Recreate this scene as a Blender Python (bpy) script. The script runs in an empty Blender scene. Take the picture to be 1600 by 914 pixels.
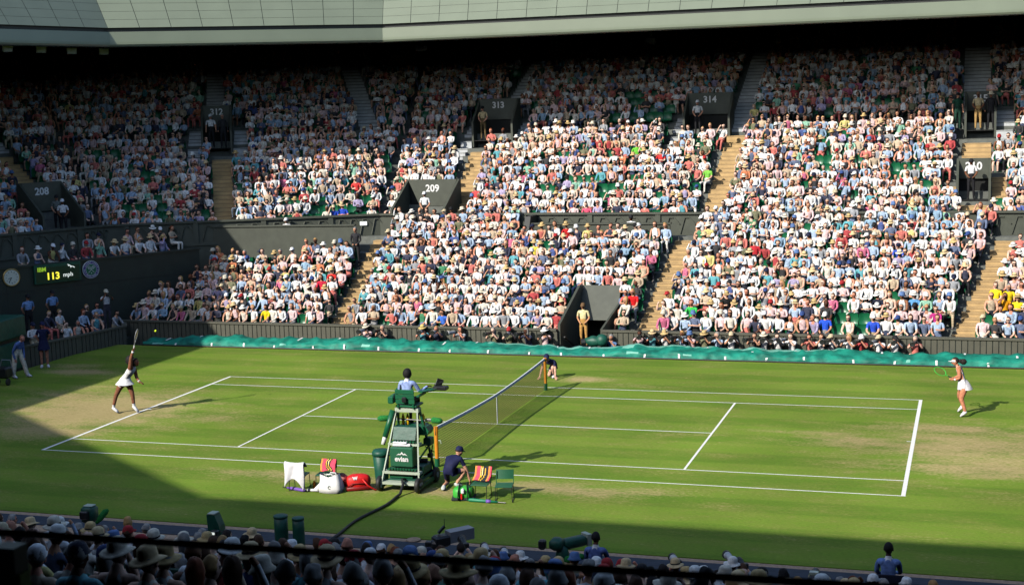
import bpy, math, random
import numpy as np
from mathutils import Vector, Matrix

# ---------------------------------------------------------------- camera, sky, sun, exposure
scene = bpy.context.scene
COL = scene.collection
rad = math.radians
CAM_POS = (13.393, -39.525, 9.494)
CAM_R = ((0.9519978465526489, 0.3046608835305484, -0.02969589543194179),
         (-0.01248029438388731, 0.135562676909133, 0.9906901649261092),
         (-0.3058501960293809, 0.9427642900935608, -0.1328576340041236))   # right, up, forward
cd = bpy.data.cameras.new('camera')
cam = bpy.data.objects.new('camera', cd)
COL.objects.link(cam)
r_, u_, f_ = CAM_R
cam.matrix_world = Matrix(((r_[0], u_[0], -f_[0], CAM_POS[0]), (r_[1], u_[1], -f_[1], CAM_POS[1]),
                           (r_[2], u_[2], -f_[2], CAM_POS[2]), (0, 0, 0, 1)))
cd.sensor_width = 36.0
cd.lens = 2254.96 / 1600 * 36
cd.clip_start = 0.1
cd.clip_end = 3000
cd.dof.use_dof = True
cd.dof.focus_distance = 52
cd.dof.aperture_fstop = 8.0
scene.camera = cam

SUN_EL = rad(33.5)
SH = np.array([0.50, 0.866])          # horizontal direction in which shadows fall
SH = SH / np.linalg.norm(SH)
world = bpy.data.worlds.new('World')
scene.world = world
world.use_nodes = True
wn = world.node_tree.nodes
sky = wn.new('ShaderNodeTexSky')
sky.sky_type = 'NISHITA'
sky.sun_disc = False
sky.sun_elevation = SUN_EL
sky.sun_rotation = math.atan2(-SH[0], -SH[1])
sky.air_density = 1.0
sky.dust_density = 1.0
wn['Background'].inputs[1].default_value = 0.15
world.node_tree.links.new(sky.outputs[0], wn['Background'].inputs[0])
sd = bpy.data.lights.new('sun', 'SUN')
sd.energy = 4.2
sd.angle = rad(0.55)
sd.color = (1.0, 0.94, 0.84)
sun = bpy.data.objects.new('sun', sd)
COL.objects.link(sun)
sdir = Vector((SH[0] * math.cos(SUN_EL), SH[1] * math.cos(SUN_EL), -math.sin(SUN_EL)))
sun.rotation_euler = sdir.to_track_quat('-Z', 'Y').to_euler()
vs = scene.view_settings
vs.view_transform = 'Standard'
vs.look = 'None'
vs.exposure = 0.42
vs.gamma = 1.0
vs.use_curve_mapping = False
scene.cycles.max_bounces = 5
scene.cycles.diffuse_bounces = 0

# ---------------------------------------------------------------- helpers
def lin(c):
    return tuple(((x / 255) / 12.92 if x / 255 <= 0.04045 else ((x / 255 + 0.055) / 1.055) ** 2.4) for x in c)

def mat(name, col, rough=0.7, noise=0.0, scale=8.0, metal=0.0, bump=0.0, spec=0.5, col2=None, stretch=None):
    m = bpy.data.materials.new(name)
    m.use_nodes = True
    nt = m.node_tree
    b = nt.nodes['Principled BSDF']
    b.inputs['Roughness'].default_value = rough
    b.inputs['Metallic'].default_value = metal
    b.inputs['Specular IOR Level'].default_value = spec
    tc = nt.nodes.new('ShaderNodeTexCoord')
    nz = nt.nodes.new('ShaderNodeTexNoise')
    nz.inputs['Scale'].default_value = scale
    nz.inputs['Detail'].default_value = 4
    src = tc.outputs['Object']
    if stretch:
        mp = nt.nodes.new('ShaderNodeMapping')
        mp.inputs['Scale'].default_value = stretch
        nt.links.new(src, mp.inputs[0])
        src = mp.outputs[0]
    nt.links.new(src, nz.inputs['Vector'])
    mx = nt.nodes.new('ShaderNodeMix')
    mx.data_type = 'RGBA'
    c2 = col2 if col2 else tuple(max(0, x * (1 - noise)) for x in col)
    c1 = col if col2 else tuple(min(1, x * (1 + noise)) for x in col)
    mx.inputs[6].default_value = (*c1, 1)
    mx.inputs[7].default_value = (*c2, 1)
    cr = nt.nodes.new('ShaderNodeMapRange')
    cr.inputs[1].default_value = 0.35
    cr.inputs[2].default_value = 0.65
    nt.links.new(nz.outputs[0], cr.inputs[0])
    nt.links.new(cr.outputs[0], mx.inputs[0])
    nt.links.new(mx.outputs[2], b.inputs['Base Color'])
    if bump:
        bp = nt.nodes.new('ShaderNodeBump')
        bp.inputs['Strength'].default_value = bump
        bp.inputs['Distance'].default_value = 0.02
        nt.links.new(nz.outputs[0], bp.inputs['Height'])
        nt.links.new(bp.outputs[0], b.inputs['Normal'])
    return m

def attr_mat(name, rough=0.75):
    m = bpy.data.materials.new(name)
    m.use_nodes = True
    nt = m.node_tree
    b = nt.nodes['Principled BSDF']
    b.inputs['Roughness'].default_value = rough
    b.inputs['Specular IOR Level'].default_value = 0.3
    a = nt.nodes.new('ShaderNodeAttribute')
    a.attribute_name = 'Col'
    tc = nt.nodes.new('ShaderNodeTexCoord')
    nz = nt.nodes.new('ShaderNodeTexNoise')
    nz.inputs['Scale'].default_value = 14
    mr = nt.nodes.new('ShaderNodeMapRange')
    nz.inputs['Detail'].default_value = 3
    mr.inputs[1].default_value = 0.3
    mr.inputs[2].default_value = 0.7
    mr.inputs[3].default_value = 0.66
    mr.inputs[4].default_value = 1.15
    mu = nt.nodes.new('ShaderNodeVectorMath')
    mu.operation = 'SCALE'
    nt.links.new(tc.outputs['Object'], nz.inputs['Vector'])
    nt.links.new(nz.outputs[0], mr.inputs[0])
    nt.links.new(a.outputs['Color'], mu.inputs[0])
    nt.links.new(mr.outputs[0], mu.inputs['Scale'])
    nt.links.new(mu.outputs[0], b.inputs['Base Color'])
    bp = nt.nodes.new('ShaderNodeBump')
    bp.inputs['Strength'].default_value = 0.5
    bp.inputs['Distance'].default_value = 0.012
    nt.links.new(nz.outputs[0], bp.inputs['Height'])
    nt.links.new(bp.outputs[0], b.inputs['Normal'])
    return m

M = {}
M['person'] = attr_mat('skin and cloth')
M['wall'] = mat('dark green painted board', lin((72, 76, 66)), 0.6, 0.10, 3)
M['wall_rib'] = mat('ribbed court wall', lin((86, 86, 74)), 0.6, 0.08, 3)
M['dark'] = mat('dark green board', lin((40, 48, 42)), 0.6, 0.12, 2)
M['darker'] = mat('unlit interior', (0.008, 0.009, 0.008), 0.8, 0.2, 2)  # near-black: shade in openings and under the roof is put into the colour
M['concrete'] = mat('terrace concrete', (0.13, 0.14, 0.125), 0.85, 0.15, 5)
M['tan'] = mat('tan step', lin((192, 160, 110)), 0.8, 0.14, 2.5)
M['tanedge'] = mat('tan step nosing', lin((150, 124, 88)), 0.8, 0.1, 4)
M['greystep'] = mat('grey step', lin((190, 194, 196)), 0.8, 0.1, 4)
M['seat'] = mat('green seat plastic', lin((18, 98, 62)), 0.35, 0.1, 6)
M['white'] = mat('white paint', (0.78, 0.78, 0.76), 0.5, 0.04, 6)
M['line'] = mat('white court chalk', (0.80, 0.80, 0.76), 0.9, 0.07, 14)
M['roofpanel'] = mat('pale grey green roof panel', lin((110, 119, 102)), 0.5, 0.05, 0.7)
M['rooftrim'] = mat('pale roof edge', lin((114, 123, 104)), 0.3, 0.04, 0.7)
M['gap'] = mat('dark joint', (0.02, 0.022, 0.02), 0.6, 0.1, 4)
M['tarp'] = mat('green tarpaulin', lin((30, 140, 118)), 0.6, 0.10, 2.6, bump=1.0, col2=lin((14, 96, 82)), spec=0.3)
M['tarp_sheen'] = mat('mint tarpaulin fold sheen', lin((116, 182, 164)), 0.6, 0.1, 2.0)  # paler mint: sheen of the folds put into the colour
M['strap'] = mat('white webbing', (0.75, 0.78, 0.74), 0.7, 0.05, 9)
M['chair_green'] = mat('green painted wood', lin((20, 92, 60)), 0.4, 0.08, 6)
M['cool_green'] = mat('green cooler plastic', lin((34, 92, 64)), 0.45, 0.05, 6)
M['alu'] = mat('pale painted rail', lin((176, 188, 170)), 0.4, 0.05, 6)
M['black'] = mat('black rubber', (0.012, 0.012, 0.013), 0.6, 0.2, 9)
M['blackplastic'] = mat('black plastic', (0.016, 0.017, 0.018), 0.35, 0.1, 9)
M['wood'] = mat('varnished net post wood', lin((222, 142, 40)), 0.45, 0.12, 9, stretch=(1, 1, 0.15))
M['yellow'] = mat('yellow plastic', lin((238, 190, 30)), 0.4, 0.05, 9)
M['red'] = mat('red nylon', lin((208, 26, 22)), 0.5, 0.12, 7, bump=0.4)
M['dred'] = mat('dark red nylon', lin((130, 14, 16)), 0.5, 0.12, 7)
M['cloth_white'] = mat('white towelling', (0.80, 0.80, 0.82), 0.9, 0.04, 12, bump=0.4)
M['pink'] = mat('pink towelling', lin((236, 74, 98)), 0.9, 0.1, 12, bump=0.4)
M['orange_cloth'] = mat('orange towelling', lin((240, 150, 70)), 0.9, 0.1, 12)
M['blackcloth'] = mat('black towelling', (0.02, 0.025, 0.03), 0.9, 0.1, 12)
M['lime'] = mat('lime green nylon', lin((60, 172, 58)), 0.5, 0.08, 9)
M['violet'] = mat('violet nylon', lin((118, 84, 178)), 0.5, 0.08, 9)
M['umb_green'] = mat('green umbrella nylon', lin((26, 128, 88)), 0.5, 0.08, 9)
M['orange'] = mat('orange drink', lin((240, 140, 20)), 0.3, 0.05, 9)
M['glass'] = mat('clear bottle plastic', lin((170, 190, 190)), 0.1, 0.03, 9)
M['net'] = mat('net cord', lin((96, 90, 48)), 0.8, 0.1, 9)
M['tape'] = mat('net tape', lin((226, 230, 232)), 0.7, 0.04, 9)
M['path'] = mat('brown gravel strip', lin((168, 142, 118)), 0.95, 0.18, 14)
M['bluelane'] = mat('blue grey matting', lin((46, 56, 68)), 0.85, 0.3, 3, stretch=(1, 6, 1))
M['lens'] = mat('white lens barrel', (0.62, 0.62, 0.60), 0.4, 0.05, 9)
M['greycase'] = mat('grey lens housing', lin((140, 144, 148)), 0.4, 0.05, 6)
M['furry'] = mat('green furry windshield', lin((30, 120, 50)), 1.0, 0.35, 60, bump=1.0)
M['cover'] = mat('green rain cover', lin((16, 78, 62)), 0.5, 0.15, 6, bump=0.5)
M['lampglass'] = mat('floodlight glass', lin((170, 180, 184)), 0.2, 0.05, 5)
M['gold'] = mat('gilded rim', lin((196, 164, 96)), 0.35, 0.05, 9, metal=0.4)
M['dial'] = mat('cream dial', lin((226, 226, 206)), 0.5, 0.03, 9)
M['purple'] = mat('purple enamel', lin((78, 52, 132)), 0.4, 0.05, 9)
M['emgreen'] = mat('green enamel', lin((30, 110, 80)), 0.4, 0.05, 9)
M['board'] = mat('dark green screen', lin((14, 52, 34)), 0.4, 0.1, 9)
M['navy'] = mat('navy canvas', lin((16, 20, 44)), 0.8, 0.1, 9)
M['signwhite'] = mat('sign lettering', (0.72, 0.72, 0.70), 0.6, 0.03, 9)
M['olive'] = mat('rail paint', (0.006, 0.008, 0.008), 0.4, 0.2, 9)
M['postgreen'] = mat('yellow green edge', lin((96, 120, 24)), 0.5, 0.1, 9)

def emat(name, col, s):
    m = bpy.data.materials.new(name)
    m.use_nodes = True
    b = m.node_tree.nodes['Principled BSDF']
    b.inputs['Base Color'].default_value = (*col, 1)
    b.inputs['Emission Color'].default_value = (*col, 1)
    b.inputs['Emission Strength'].default_value = s
    return m
M['led_yellow'] = emat('lit yellow digits', lin((252, 240, 70)), 0.85)
M['led_white'] = emat('lit white text', lin((225, 232, 225)), 0.7)
M['led_green'] = emat('lit lime text', lin((150, 190, 50)), 0.45)

class MB:
    def __init__(s):
        s.v = []; s.f = []; s.m = []; s.mats = []; s.cur = 0; s.c = []; s.col = None
    def mt(s, key):
        if key not in s.mats: s.mats.append(key)
        s.cur = s.mats.index(key); return s
    def color(s, c):
        s.col = c; return s
    def add(s, V, F):
        o = len(s.v)
        s.v.extend([tuple(map(float, p)) for p in V])
        for f in F:
            s.f.append(tuple(o + i for i in f)); s.m.append(s.cur); s.c.append(s.col)
        return s
    def box(s, c, size, rz=0, axes=None):
        x, y, z = [q / 2 for q in size]
        P = [(-x, -y, -z), (x, -y, -z), (x, y, -z), (-x, y, -z), (-x, -y, z), (x, -y, z), (x, y, z), (-x, y, z)]
        if axes is not None:
            A = np.array(axes, float)
            P = [tuple(np.array(c) + p[0] * A[0] + p[1] * A[1] + p[2] * A[2]) for p in P]
        else:
            ca, sa = math.cos(rz), math.sin(rz)
            P = [(c[0] + p[0] * ca - p[1] * sa, c[1] + p[0] * sa + p[1] * ca, c[2] + p[2]) for p in P]
        return s.add(P, [(0, 3, 2, 1), (4, 5, 6, 7), (0, 1, 5, 4), (1, 2, 6, 5), (2, 3, 7, 6), (3, 0, 4, 7)])
    def bevbox(s, c, size, b, rz=0):
        x, y, z = [q / 2 for q in size]
        ca, sa = math.cos(rz), math.sin(rz)
        rings = []
        for zz, i in ((-z, b), (-z + b, 0), (z - b, 0), (z, b)):
            X, Y = x - i, y - i
            k = b * 0.6
            rings.append([(-X + k, -Y), (X - k, -Y), (X, -Y + k), (X, Y - k), (X - k, Y), (-X + k, Y), (-X, Y - k), (-X, -Y + k), zz])
        V = []
        for r in rings:
            for p in r[:8]:
                V.append((c[0] + p[0] * ca - p[1] * sa, c[1] + p[0] * sa + p[1] * ca, c[2] + r[8]))
        F = [tuple(range(7, -1, -1)), tuple(range(24, 32))]
        for k in range(3):
            for i in range(8):
                j = (i + 1) % 8
                F.append((k * 8 + i, k * 8 + j, k * 8 + 8 + j, k * 8 + 8 + i))
        return s.add(V, F)
    def bar(s, a, b, w, h=None):
        h = h or w
        a = np.array(a, float); b = np.array(b, float)
        d = b - a; L = np.linalg.norm(d); d = d / L
        up = np.array([0, 0, 1.0]) if abs(d[2]) < 0.95 else np.array([0, 1.0, 0])
        x = np.cross(d, up); x /= np.linalg.norm(x); z = np.cross(x, d)
        return s.box((a + b) / 2, (w, L, h), axes=(x, d, z))
    def tube(s, pts, r, n=8, closed=False):
        pts = [np.array(p, float) for p in pts]
        if np.isscalar(r): r = [r] * len(pts)
        V = []; N = len(pts)
        prev = None
        for i, p in enumerate(pts):
            a = pts[(i - 1) % N] if (closed or i > 0) else p
            b = pts[(i + 1) % N] if (closed or i < N - 1) else p
            d = b - a; d = d / (np.linalg.norm(d) + 1e-9)
            if prev is None:
                up = np.array([0, 0, 1.0]) if abs(d[2]) < 0.9 else np.array([1.0, 0, 0])
                x = np.cross(d, up)
            else:
                x = prev - d * np.dot(prev, d)
            x /= (np.linalg.norm(x) + 1e-9); y = np.cross(d, x); prev = x
            rr = r[i]; rx, ry = (rr, rr) if np.isscalar(rr) else rr
            for k in range(n):
                t = 2 * math.pi * k / n
                V.append(p + x * rx * math.cos(t) + y * ry * math.sin(t))
        F = []
        rng = N if closed else N - 1
        for i in range(rng):
            j = (i + 1) % N
            for k in range(n):
                l = (k + 1) % n
                F.append((i * n + k, i * n + l, j * n + l, j * n + k))
        if not closed:
            F.append(tuple(range(n - 1, -1, -1))); F.append(tuple((N - 1) * n + k for k in range(n)))
        return s.add(V, F)
    def lathe(s, prof, c=(0, 0, 0), n=16, axes=None):
        A = np.array(axes if axes is not None else ((1, 0, 0), (0, 1, 0), (0, 0, 1)), float)
        V = []
        for (r, z) in prof:
            for k in range(n):
                t = 2 * math.pi * k / n
                V.append(np.array(c) + A[0] * r * math.cos(t) + A[1] * r * math.sin(t) + A[2] * z)
        F = []
        for i in range(len(prof) - 1):
            for k in range(n):
                l = (k + 1) % n
                F.append((i * n + k, i * n + l, (i + 1) * n + l, (i + 1) * n + k))
        F.append(tuple(range(n - 1, -1, -1))); F.append(tuple((len(prof) - 1) * n + k for k in range(n)))
        return s.add(V, F)
    def ball(s, c, r, n=12, m=8, axes=None, fn=None):
        r = (r, r, r) if np.isscalar(r) else r
        A = np.array(axes if axes is not None else ((1, 0, 0), (0, 1, 0), (0, 0, 1)), float)
        V = []
        for i in range(m + 1):
            ph = math.pi * (0.02 + 0.96 * i / m)
            for k in range(n):
                t = 2 * math.pi * k / n
                q = np.array([math.sin(ph) * math.cos(t), math.sin(ph) * math.sin(t), math.cos(ph)])
                if fn: q = fn(q)
                V.append(np.array(c) + A[0] * q[0] * r[0] + A[1] * q[1] * r[1] + A[2] * q[2] * r[2])
        F = []
        for i in range(m):
            for k in range(n):
                l = (k + 1) % n
                F.append((i * n + l, i * n + k, (i + 1) * n + k, (i + 1) * n + l))
        F.append(tuple(range(n))); F.append(tuple(m * n + k for k in range(n - 1, -1, -1)))
        return s.add(V, F)
    def prism(s, poly, axis_o, ax, ay, az, h):
        """poly in 2D extruded by h along az"""
        o = np.array(axis_o, float); ax = np.array(ax, float); ay = np.array(ay, float); az = np.array(az, float)
        n = len(poly)
        V = [o + ax * p[0] + ay * p[1] for p in poly] + [o + ax * p[0] + ay * p[1] + az * h for p in poly]
        F = [tuple(range(n - 1, -1, -1)), tuple(range(n, 2 * n))]
        for i in range(n):
            j = (i + 1) % n
            F.append((i, j, n + j, n + i))
        return s.add(V, F)
    def build(s, name, parent=None, smooth=False, loc=None):
        me = bpy.data.meshes.new(name)
        V = s.v
        if loc is not None:
            V = [(p[0] - loc[0], p[1] - loc[1], p[2] - loc[2]) for p in V]
        me.from_pydata(V, [], s.f)
        for k in s.mats: me.materials.append(M[k])
        me.polygons.foreach_set('material_index', s.m)
        if smooth: me.polygons.foreach_set('use_smooth', [True] * len(s.f))
        if any(c is not None for c in s.c):
            a = me.attributes.new('Col', 'FLOAT_COLOR', 'FACE')
            a.data.foreach_set('color', [q for c in s.c for q in (*(c or (0.5, 0.5, 0.5)), 1.0)])
            if not s.mats: me.materials.append(M['person'])
        me.update()
        o = bpy.data.objects.new(name, me)
        COL.objects.link(o)
        if loc is not None: o.location = loc
        if parent is not None:
            o.parent = parent
            if loc is not None: o.location = Vector(loc) - wloc(parent)
            else: o.location = -wloc(parent)
        return o

def wloc(o):
    v = Vector(o.location)
    while o.parent is not None:
        o = o.parent; v = v + Vector(o.location)
    return v

def tag(o, label=None, cat=None, group=None, kind=None):
    if label: o['label'] = label
    if cat: o['category'] = cat
    if group: o['group'] = group
    if kind: o['kind'] = kind
    return o

def empty(name, loc=(0, 0, 0)):
    o = bpy.data.objects.new(name, None)
    o.location = loc
    o.empty_display_size = 0.2
    COL.objects.link(o)
    return o

def text_mesh(body, size, origin, xax, yax, mkey, name='lettering', parent=None, align='CENTER', bold=0.0, ext=0.006, into=None):
    cu = bpy.data.curves.new('t', 'FONT')
    cu.body = body; cu.size = size; cu.extrude = ext; cu.align_x = align; cu.align_y = 'CENTER'; cu.offset = bold
    cu.resolution_u = 3
    t = bpy.data.objects.new('t', cu)
    COL.objects.link(t)
    dg = bpy.context.evaluated_depsgraph_get()
    me = bpy.data.meshes.new_from_object(t.evaluated_get(dg))
    x = Vector(xax).normalized(); y = Vector(yax).normalized(); z = x.cross(y)
    V = []
    for v in me.vertices:
        p = Vector(origin) + x * v.co.x + y * v.co.y + z * v.co.z
        V.append(tuple(p))
    F = [tuple(p.vertices) for p in me.polygons]
    bpy.data.objects.remove(t); bpy.data.curves.remove(cu); bpy.data.meshes.remove(me)
    if into is not None:
        into.mt(mkey); into.add(V, F); return None
    b = MB(); b.mt(mkey); b.add(V, F)
    return b.build(name, parent)
# ---------------------------------------------------------------- ground and court
def grass_material():
    m = bpy.data.materials.new('court grass')
    m.use_nodes = True
    nt = m.node_tree; N = nt.nodes; L = nt.links
    b = N['Principled BSDF']
    b.inputs['Roughness'].default_value = 0.9
    b.inputs['Specular IOR Level'].default_value = 0.15
    tc = N.new('ShaderNodeTexCoord'); P = tc.outputs['Object']
    sep = N.new('ShaderNodeSeparateXYZ'); L.new(P, sep.inputs[0])
    def math_(op, a, bb, c=None):
        n = N.new('ShaderNodeMath'); n.operation = op
        for i, q in enumerate((a, bb, c)):
            if q is None: continue
            if isinstance(q, (int, float)): n.inputs[i].default_value = q
            else: L.new(q, n.inputs[i])
        return n.outputs[0]
    def noise(scale, detail, sx=1, sy=1):
        mp = N.new('ShaderNodeMapping'); mp.inputs['Scale'].default_value = (sx, sy, 1); L.new(P, mp.inputs[0])
        n = N.new('ShaderNodeTexNoise'); n.inputs['Scale'].default_value = scale; n.inputs['Detail'].default_value = detail
        L.new(mp.outputs[0], n.inputs['Vector']); return n.outputs[0]
    fine = noise(5, 8, 0.7, 2.6)
    med = noise(0.9, 5, 0.6, 1.6)
    big = noise(0.22, 3)
    blade = noise(22, 3, 0.5, 1.6)
    # mowing bands run along the court
    st = math_('MULTIPLY', sep.outputs[1], 2 * math.pi / 2.15)
    st = math_('SINE', st, 0)
    st = math_('MULTIPLY', st, 2.2)
    st = math_('ADD', st, 0.5)
    clampn = N.new('ShaderNodeClamp'); L.new(st, clampn.inputs[0]); st = clampn.outputs[0]
    mixs = N.new('ShaderNodeMix'); mixs.data_type = 'RGBA'; L.new(st, mixs.inputs[0])
    mixs.inputs[6].default_value = (0.116, 0.205, 0.020, 1); mixs.inputs[7].default_value = (0.152, 0.246, 0.026, 1)
    mixy = N.new('ShaderNodeMix'); mixy.data_type = 'RGBA'
    mr = N.new('ShaderNodeMapRange'); mr.inputs[1].default_value = 0.42; mr.inputs[2].default_value = 0.68; mr.inputs[4].default_value = 0.75
    mm = math_('MULTIPLY_ADD', med, 0.6, math_('MULTIPLY', fine, 0.4)); L.new(mm, mr.inputs[0]); L.new(mr.outputs[0], mixy.inputs[0])
    L.new(mixs.outputs[2], mixy.inputs[6]); mixy.inputs[7].default_value = (0.205, 0.228, 0.045, 1)
    # worn patches: x, y, rx, ry, strength
    patches = [(-13.4, -0.4, 3.6, 3.4, 1.0), (-15.5, 1.2, 2.6, 2.2, 0.6), (-13.2, -3.4, 2.6, 1.1, 0.85), (13.6, -0.4, 3.6, 3.2, 0.74), (13.8, -2.6, 3.0, 1.2, 0.75), (13.0, 1.6, 3.0, 1.4, 0.6),
               (10.4, -0.2, 2.4, 0.9, 0.6), (0.9, 7.0, 1.1, 0.6, 0.85), (2.6, 6.4, 2.0, 0.8, 0.25), (-2.6, -6.6, 3.6, 0.55, 0.7), (4.0, -6.5, 3.4, 0.6, 0.7), (1.0, -7.4, 1.0, 0.5, 0.8),
               (-1.0, -7.3, 1.0, 0.5, 0.7), (-18.2, 5.4, 2.2, 0.7, 0.85), (-19.2, 6.4, 1.6, 0.7, 0.6), (9.2, 0.6, 2.4, 0.5, 0.45), (-9.8, -0.8, 2.4, 1.6, 0.42), (5.5, 0.3, 2.0, 1.4, 0.15)]
    acc = None
    for (x, y, rx, ry, s) in patches:
        dx = math_('MULTIPLY', math_('SUBTRACT', sep.outputs[0], x), 1 / rx)
        dy = math_('MULTIPLY', math_('SUBTRACT', sep.outputs[1], y), 1 / ry)
        d = math_('ADD', math_('MULTIPLY', dx, dx), math_('MULTIPLY', dy, dy))
        g = math_('POWER', 2.718, math_('MULTIPLY', d, -1.25))
        g = math_('MULTIPLY', g, s)
        acc = g if acc is None else math_('MAXIMUM', acc, g)
    w = math_('ADD', math_('MULTIPLY', acc, 1.5), math_('MULTIPLY', math_('SUBTRACT', math_('MULTIPLY_ADD', blade, 0.4, math_('MULTIPLY', mm, 0.6)), 0.5), 4.6))
    w = math_('SUBTRACT', w, 0.30)
    wr = N.new('ShaderNodeMapRange'); wr.inputs[1].default_value = 0.0; wr.inputs[2].default_value = 0.85; wr.inputs[4].default_value = 0.85
    L.new(w, wr.inputs[0])
    mixw = N.new('ShaderNodeMix'); mixw.data_type = 'RGBA'; L.new(wr.outputs[0], mixw.inputs[0]); L.new(mixy.outputs[2], mixw.inputs[6])
    tan = N.new('ShaderNodeMix'); tan.data_type = 'RGBA'; L.new(fine, tan.inputs[0])
    tan.inputs[6].default_value = (0.32, 0.25, 0.11, 1); tan.inputs[7].default_value = (0.52, 0.39, 0.20, 1)
    L.new(tan.outputs[2], mixw.inputs[7])
    br = N.new('ShaderNodeMapRange'); br.inputs[1].default_value = 0.25; br.inputs[2].default_value = 0.75; br.inputs[3].default_value = 0.62; br.inputs[4].default_value = 1.38
    L.new(math_('MULTIPLY_ADD', blade, 0.5, math_('MULTIPLY', big, 0.5)), br.inputs[0])
    sc = N.new('ShaderNodeVectorMath'); sc.operation = 'SCALE'; L.new(mixw.outputs[2], sc.inputs[0]); L.new(br.outputs[0], sc.inputs['Scale'])
    L.new(sc.outputs[0], b.inputs['Base Color'])
    bp = N.new('ShaderNodeBump'); bp.inputs['Strength'].default_value = 0.5; bp.inputs['Distance'].default_value = 0.03
    L.new(blade, bp.inputs['Height']); L.new(bp.outputs[0], b.inputs['Normal'])
    return m
M['grass'] = grass_material()
M['earth'] = mat('earth', (0.05, 0.055, 0.04), 0.95, 0.2, 1)
b = MB().mt('earth'); S = 1500
b.add([(-S, -S, -0.6), (S, -S, -0.6), (S, S, -0.6), (-S, S, -0.6)], [(0, 1, 2, 3)])
tag(b.build('ground'), kind='structure')
b = MB().mt('grass')
b.box((0.3, 0, -0.25), (41.6, 22.05, 0.5))
# the turf slab continues behind the left baseline wall line
lawn = tag(b.build('lawn'), kind='structure')
# near strips
b = MB().mt('path'); b.box((0.3, -12.15, -0.31), (60, 2.2, 0.6)); tag(b.build('path'), kind='structure')
b = MB().mt('bluelane'); b.box((0.3, -11.6, -0.004), (60, 0.62, 0.02)); tag(b.build('lane'), kind='structure')
# far pit floor
b = MB().mt('concrete'); b.box((0.3, 11.75, -0.5), (44, 1.5, 0.1)); tag(b.build('photographers_pit_floor'), kind='structure')
# lines
b = MB().mt('line')
def ln(x0, x1, y0, y1): b.add([(x0, y0, 0.004), (x1, y0, 0.004), (x1, y1, 0.004), (x0, y1, 0.004)], [(0, 1, 2, 3)])
HL, DW, SW, SL = 11.885, 5.485, 4.115, 6.40
for s in (-1, 1):
    xa, xb = sorted((s * HL, s * (HL - 0.10))); ln(xa, xb, -DW, DW)
    ln(-HL + 0.1, HL - 0.1, *sorted((s * DW, s * (DW - 0.05))))
    ln(-HL + 0.1, HL - 0.1, *sorted((s * SW, s * (SW - 0.05))))
    xa, xb = sorted((s * SL, s * (SL - 0.06))); ln(xa, xb, -SW + 0.05, SW - 0.05)
    xa, xb = sorted((s * (HL - 0.1), s * (HL - 0.22))); ln(xa, xb, -0.025, 0.025)
ln(-SL + 0.06, SL - 0.06, -0.025, 0.025)
tag(b.build('court_lines'), kind='structure')

# ---------------------------------------------------------------- stands
P1 = np.array([-12.9, 22.1]); P2 = np.array([-24.0, 16.7]); P3 = np.array([-27.0, 10.8])
def frame(a, c):
    d = (c - a) / np.linalg.norm(c - a)
    return dict(o=a, d=d, n=np.array([-d[1], d[0]]), L=float(np.linalg.norm(c - a)), ang=math.atan2(d[1], d[0]))
FR = {'F0': dict(o=P1, d=np.array([1.0, 0]), n=np.array([0, 1.0]), L=34.0, ang=0.0), 'F1': frame(P2, P1), 'F2': frame(P3, P2),
      'L0': dict(o=np.array([0.0, 13.0]), d=np.array([1.0, 0]), n=np.array([0, 1.0]), L=20.0, ang=0.0)}
TA1 = math.tan(rad(25.942 / 2)); TA2 = math.tan(rad((63.048 - 25.942) / 2))
def srange(f, t):
    if f == 'F0': return (-t * TA1, 34.0)
    if f == 'F1': return (-t * TA2, FR['F1']['L'] + t * TA1)
    if f == 'F2': return (-16.0, FR['F2']['L'] + t * TA2)
def W(f, s, t, z=0.0):
    q = FR[f]; p = q['o'] + q['d'] * s + q['n'] * t
    return (float(p[0]), float(p[1]), float(z))
LT, LR = 0.76, 0.30           # lower tread, rise
UT, UR = 0.76, 0.345
def urow(k):                  # upper tier row k -> (t of riser, z)
    if k <= 10: return (UT * k, 3.6 + UR * k)
    j = k - 11
    return (8.9 + 0.76 * j, 7.75 + 0.35 * j)
NU = 26
def lrow(k): return (LT * k, 0.12 + LR * k)

def terrace(b, f, rows, ranges, zbase, tread_end):
    for i, (t, z) in enumerate(rows):
        t1 = rows[i + 1][0] if i + 1 < len(rows) else tread_end
        zp = rows[i - 1][1] if i else zbase
        a0, a1 = ranges(t); c0, c1 = ranges(t1)
        b.add([W(f, a0, t, zp), W(f, a1, t, zp), W(f, a1, t, z), W(f, a0, t, z)], [(0, 1, 2, 3)])
        b.add([W(f, a0, t, z), W(f, a1, t, z), W(f, c1, t1, z), W(f, c0, t1, z)], [(0, 1, 2, 3)])

# voms: frame, s0, s1, t0, t1, floor, top, number
VOMS = [('F0', 0.45, 3.1, 0.12, 2.5, 3.6, 5.82, '209'), ('F0', 25.45, 26.85, 2.3, 3.7, 4.64, 6.38, '210'), ('F0', 12.6, 14.9, 8.3, 9.7, 7.40, 9.5, '314'),
        ('F0', 1.7, 3.9, 8.3, 9.7, 7.40, 9.52, '313'), ('F0', 25.7, 27.1, 8.3, 9.6, 7.40, 9.2, '315'), ('F1', 3.85, 5.4, 8.3, 9.7, 7.40, 9.6, '312'),
        ('F2', 4.1, 6.2, 1.0, 3.2, 4.0, 6.35, '208')]
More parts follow.
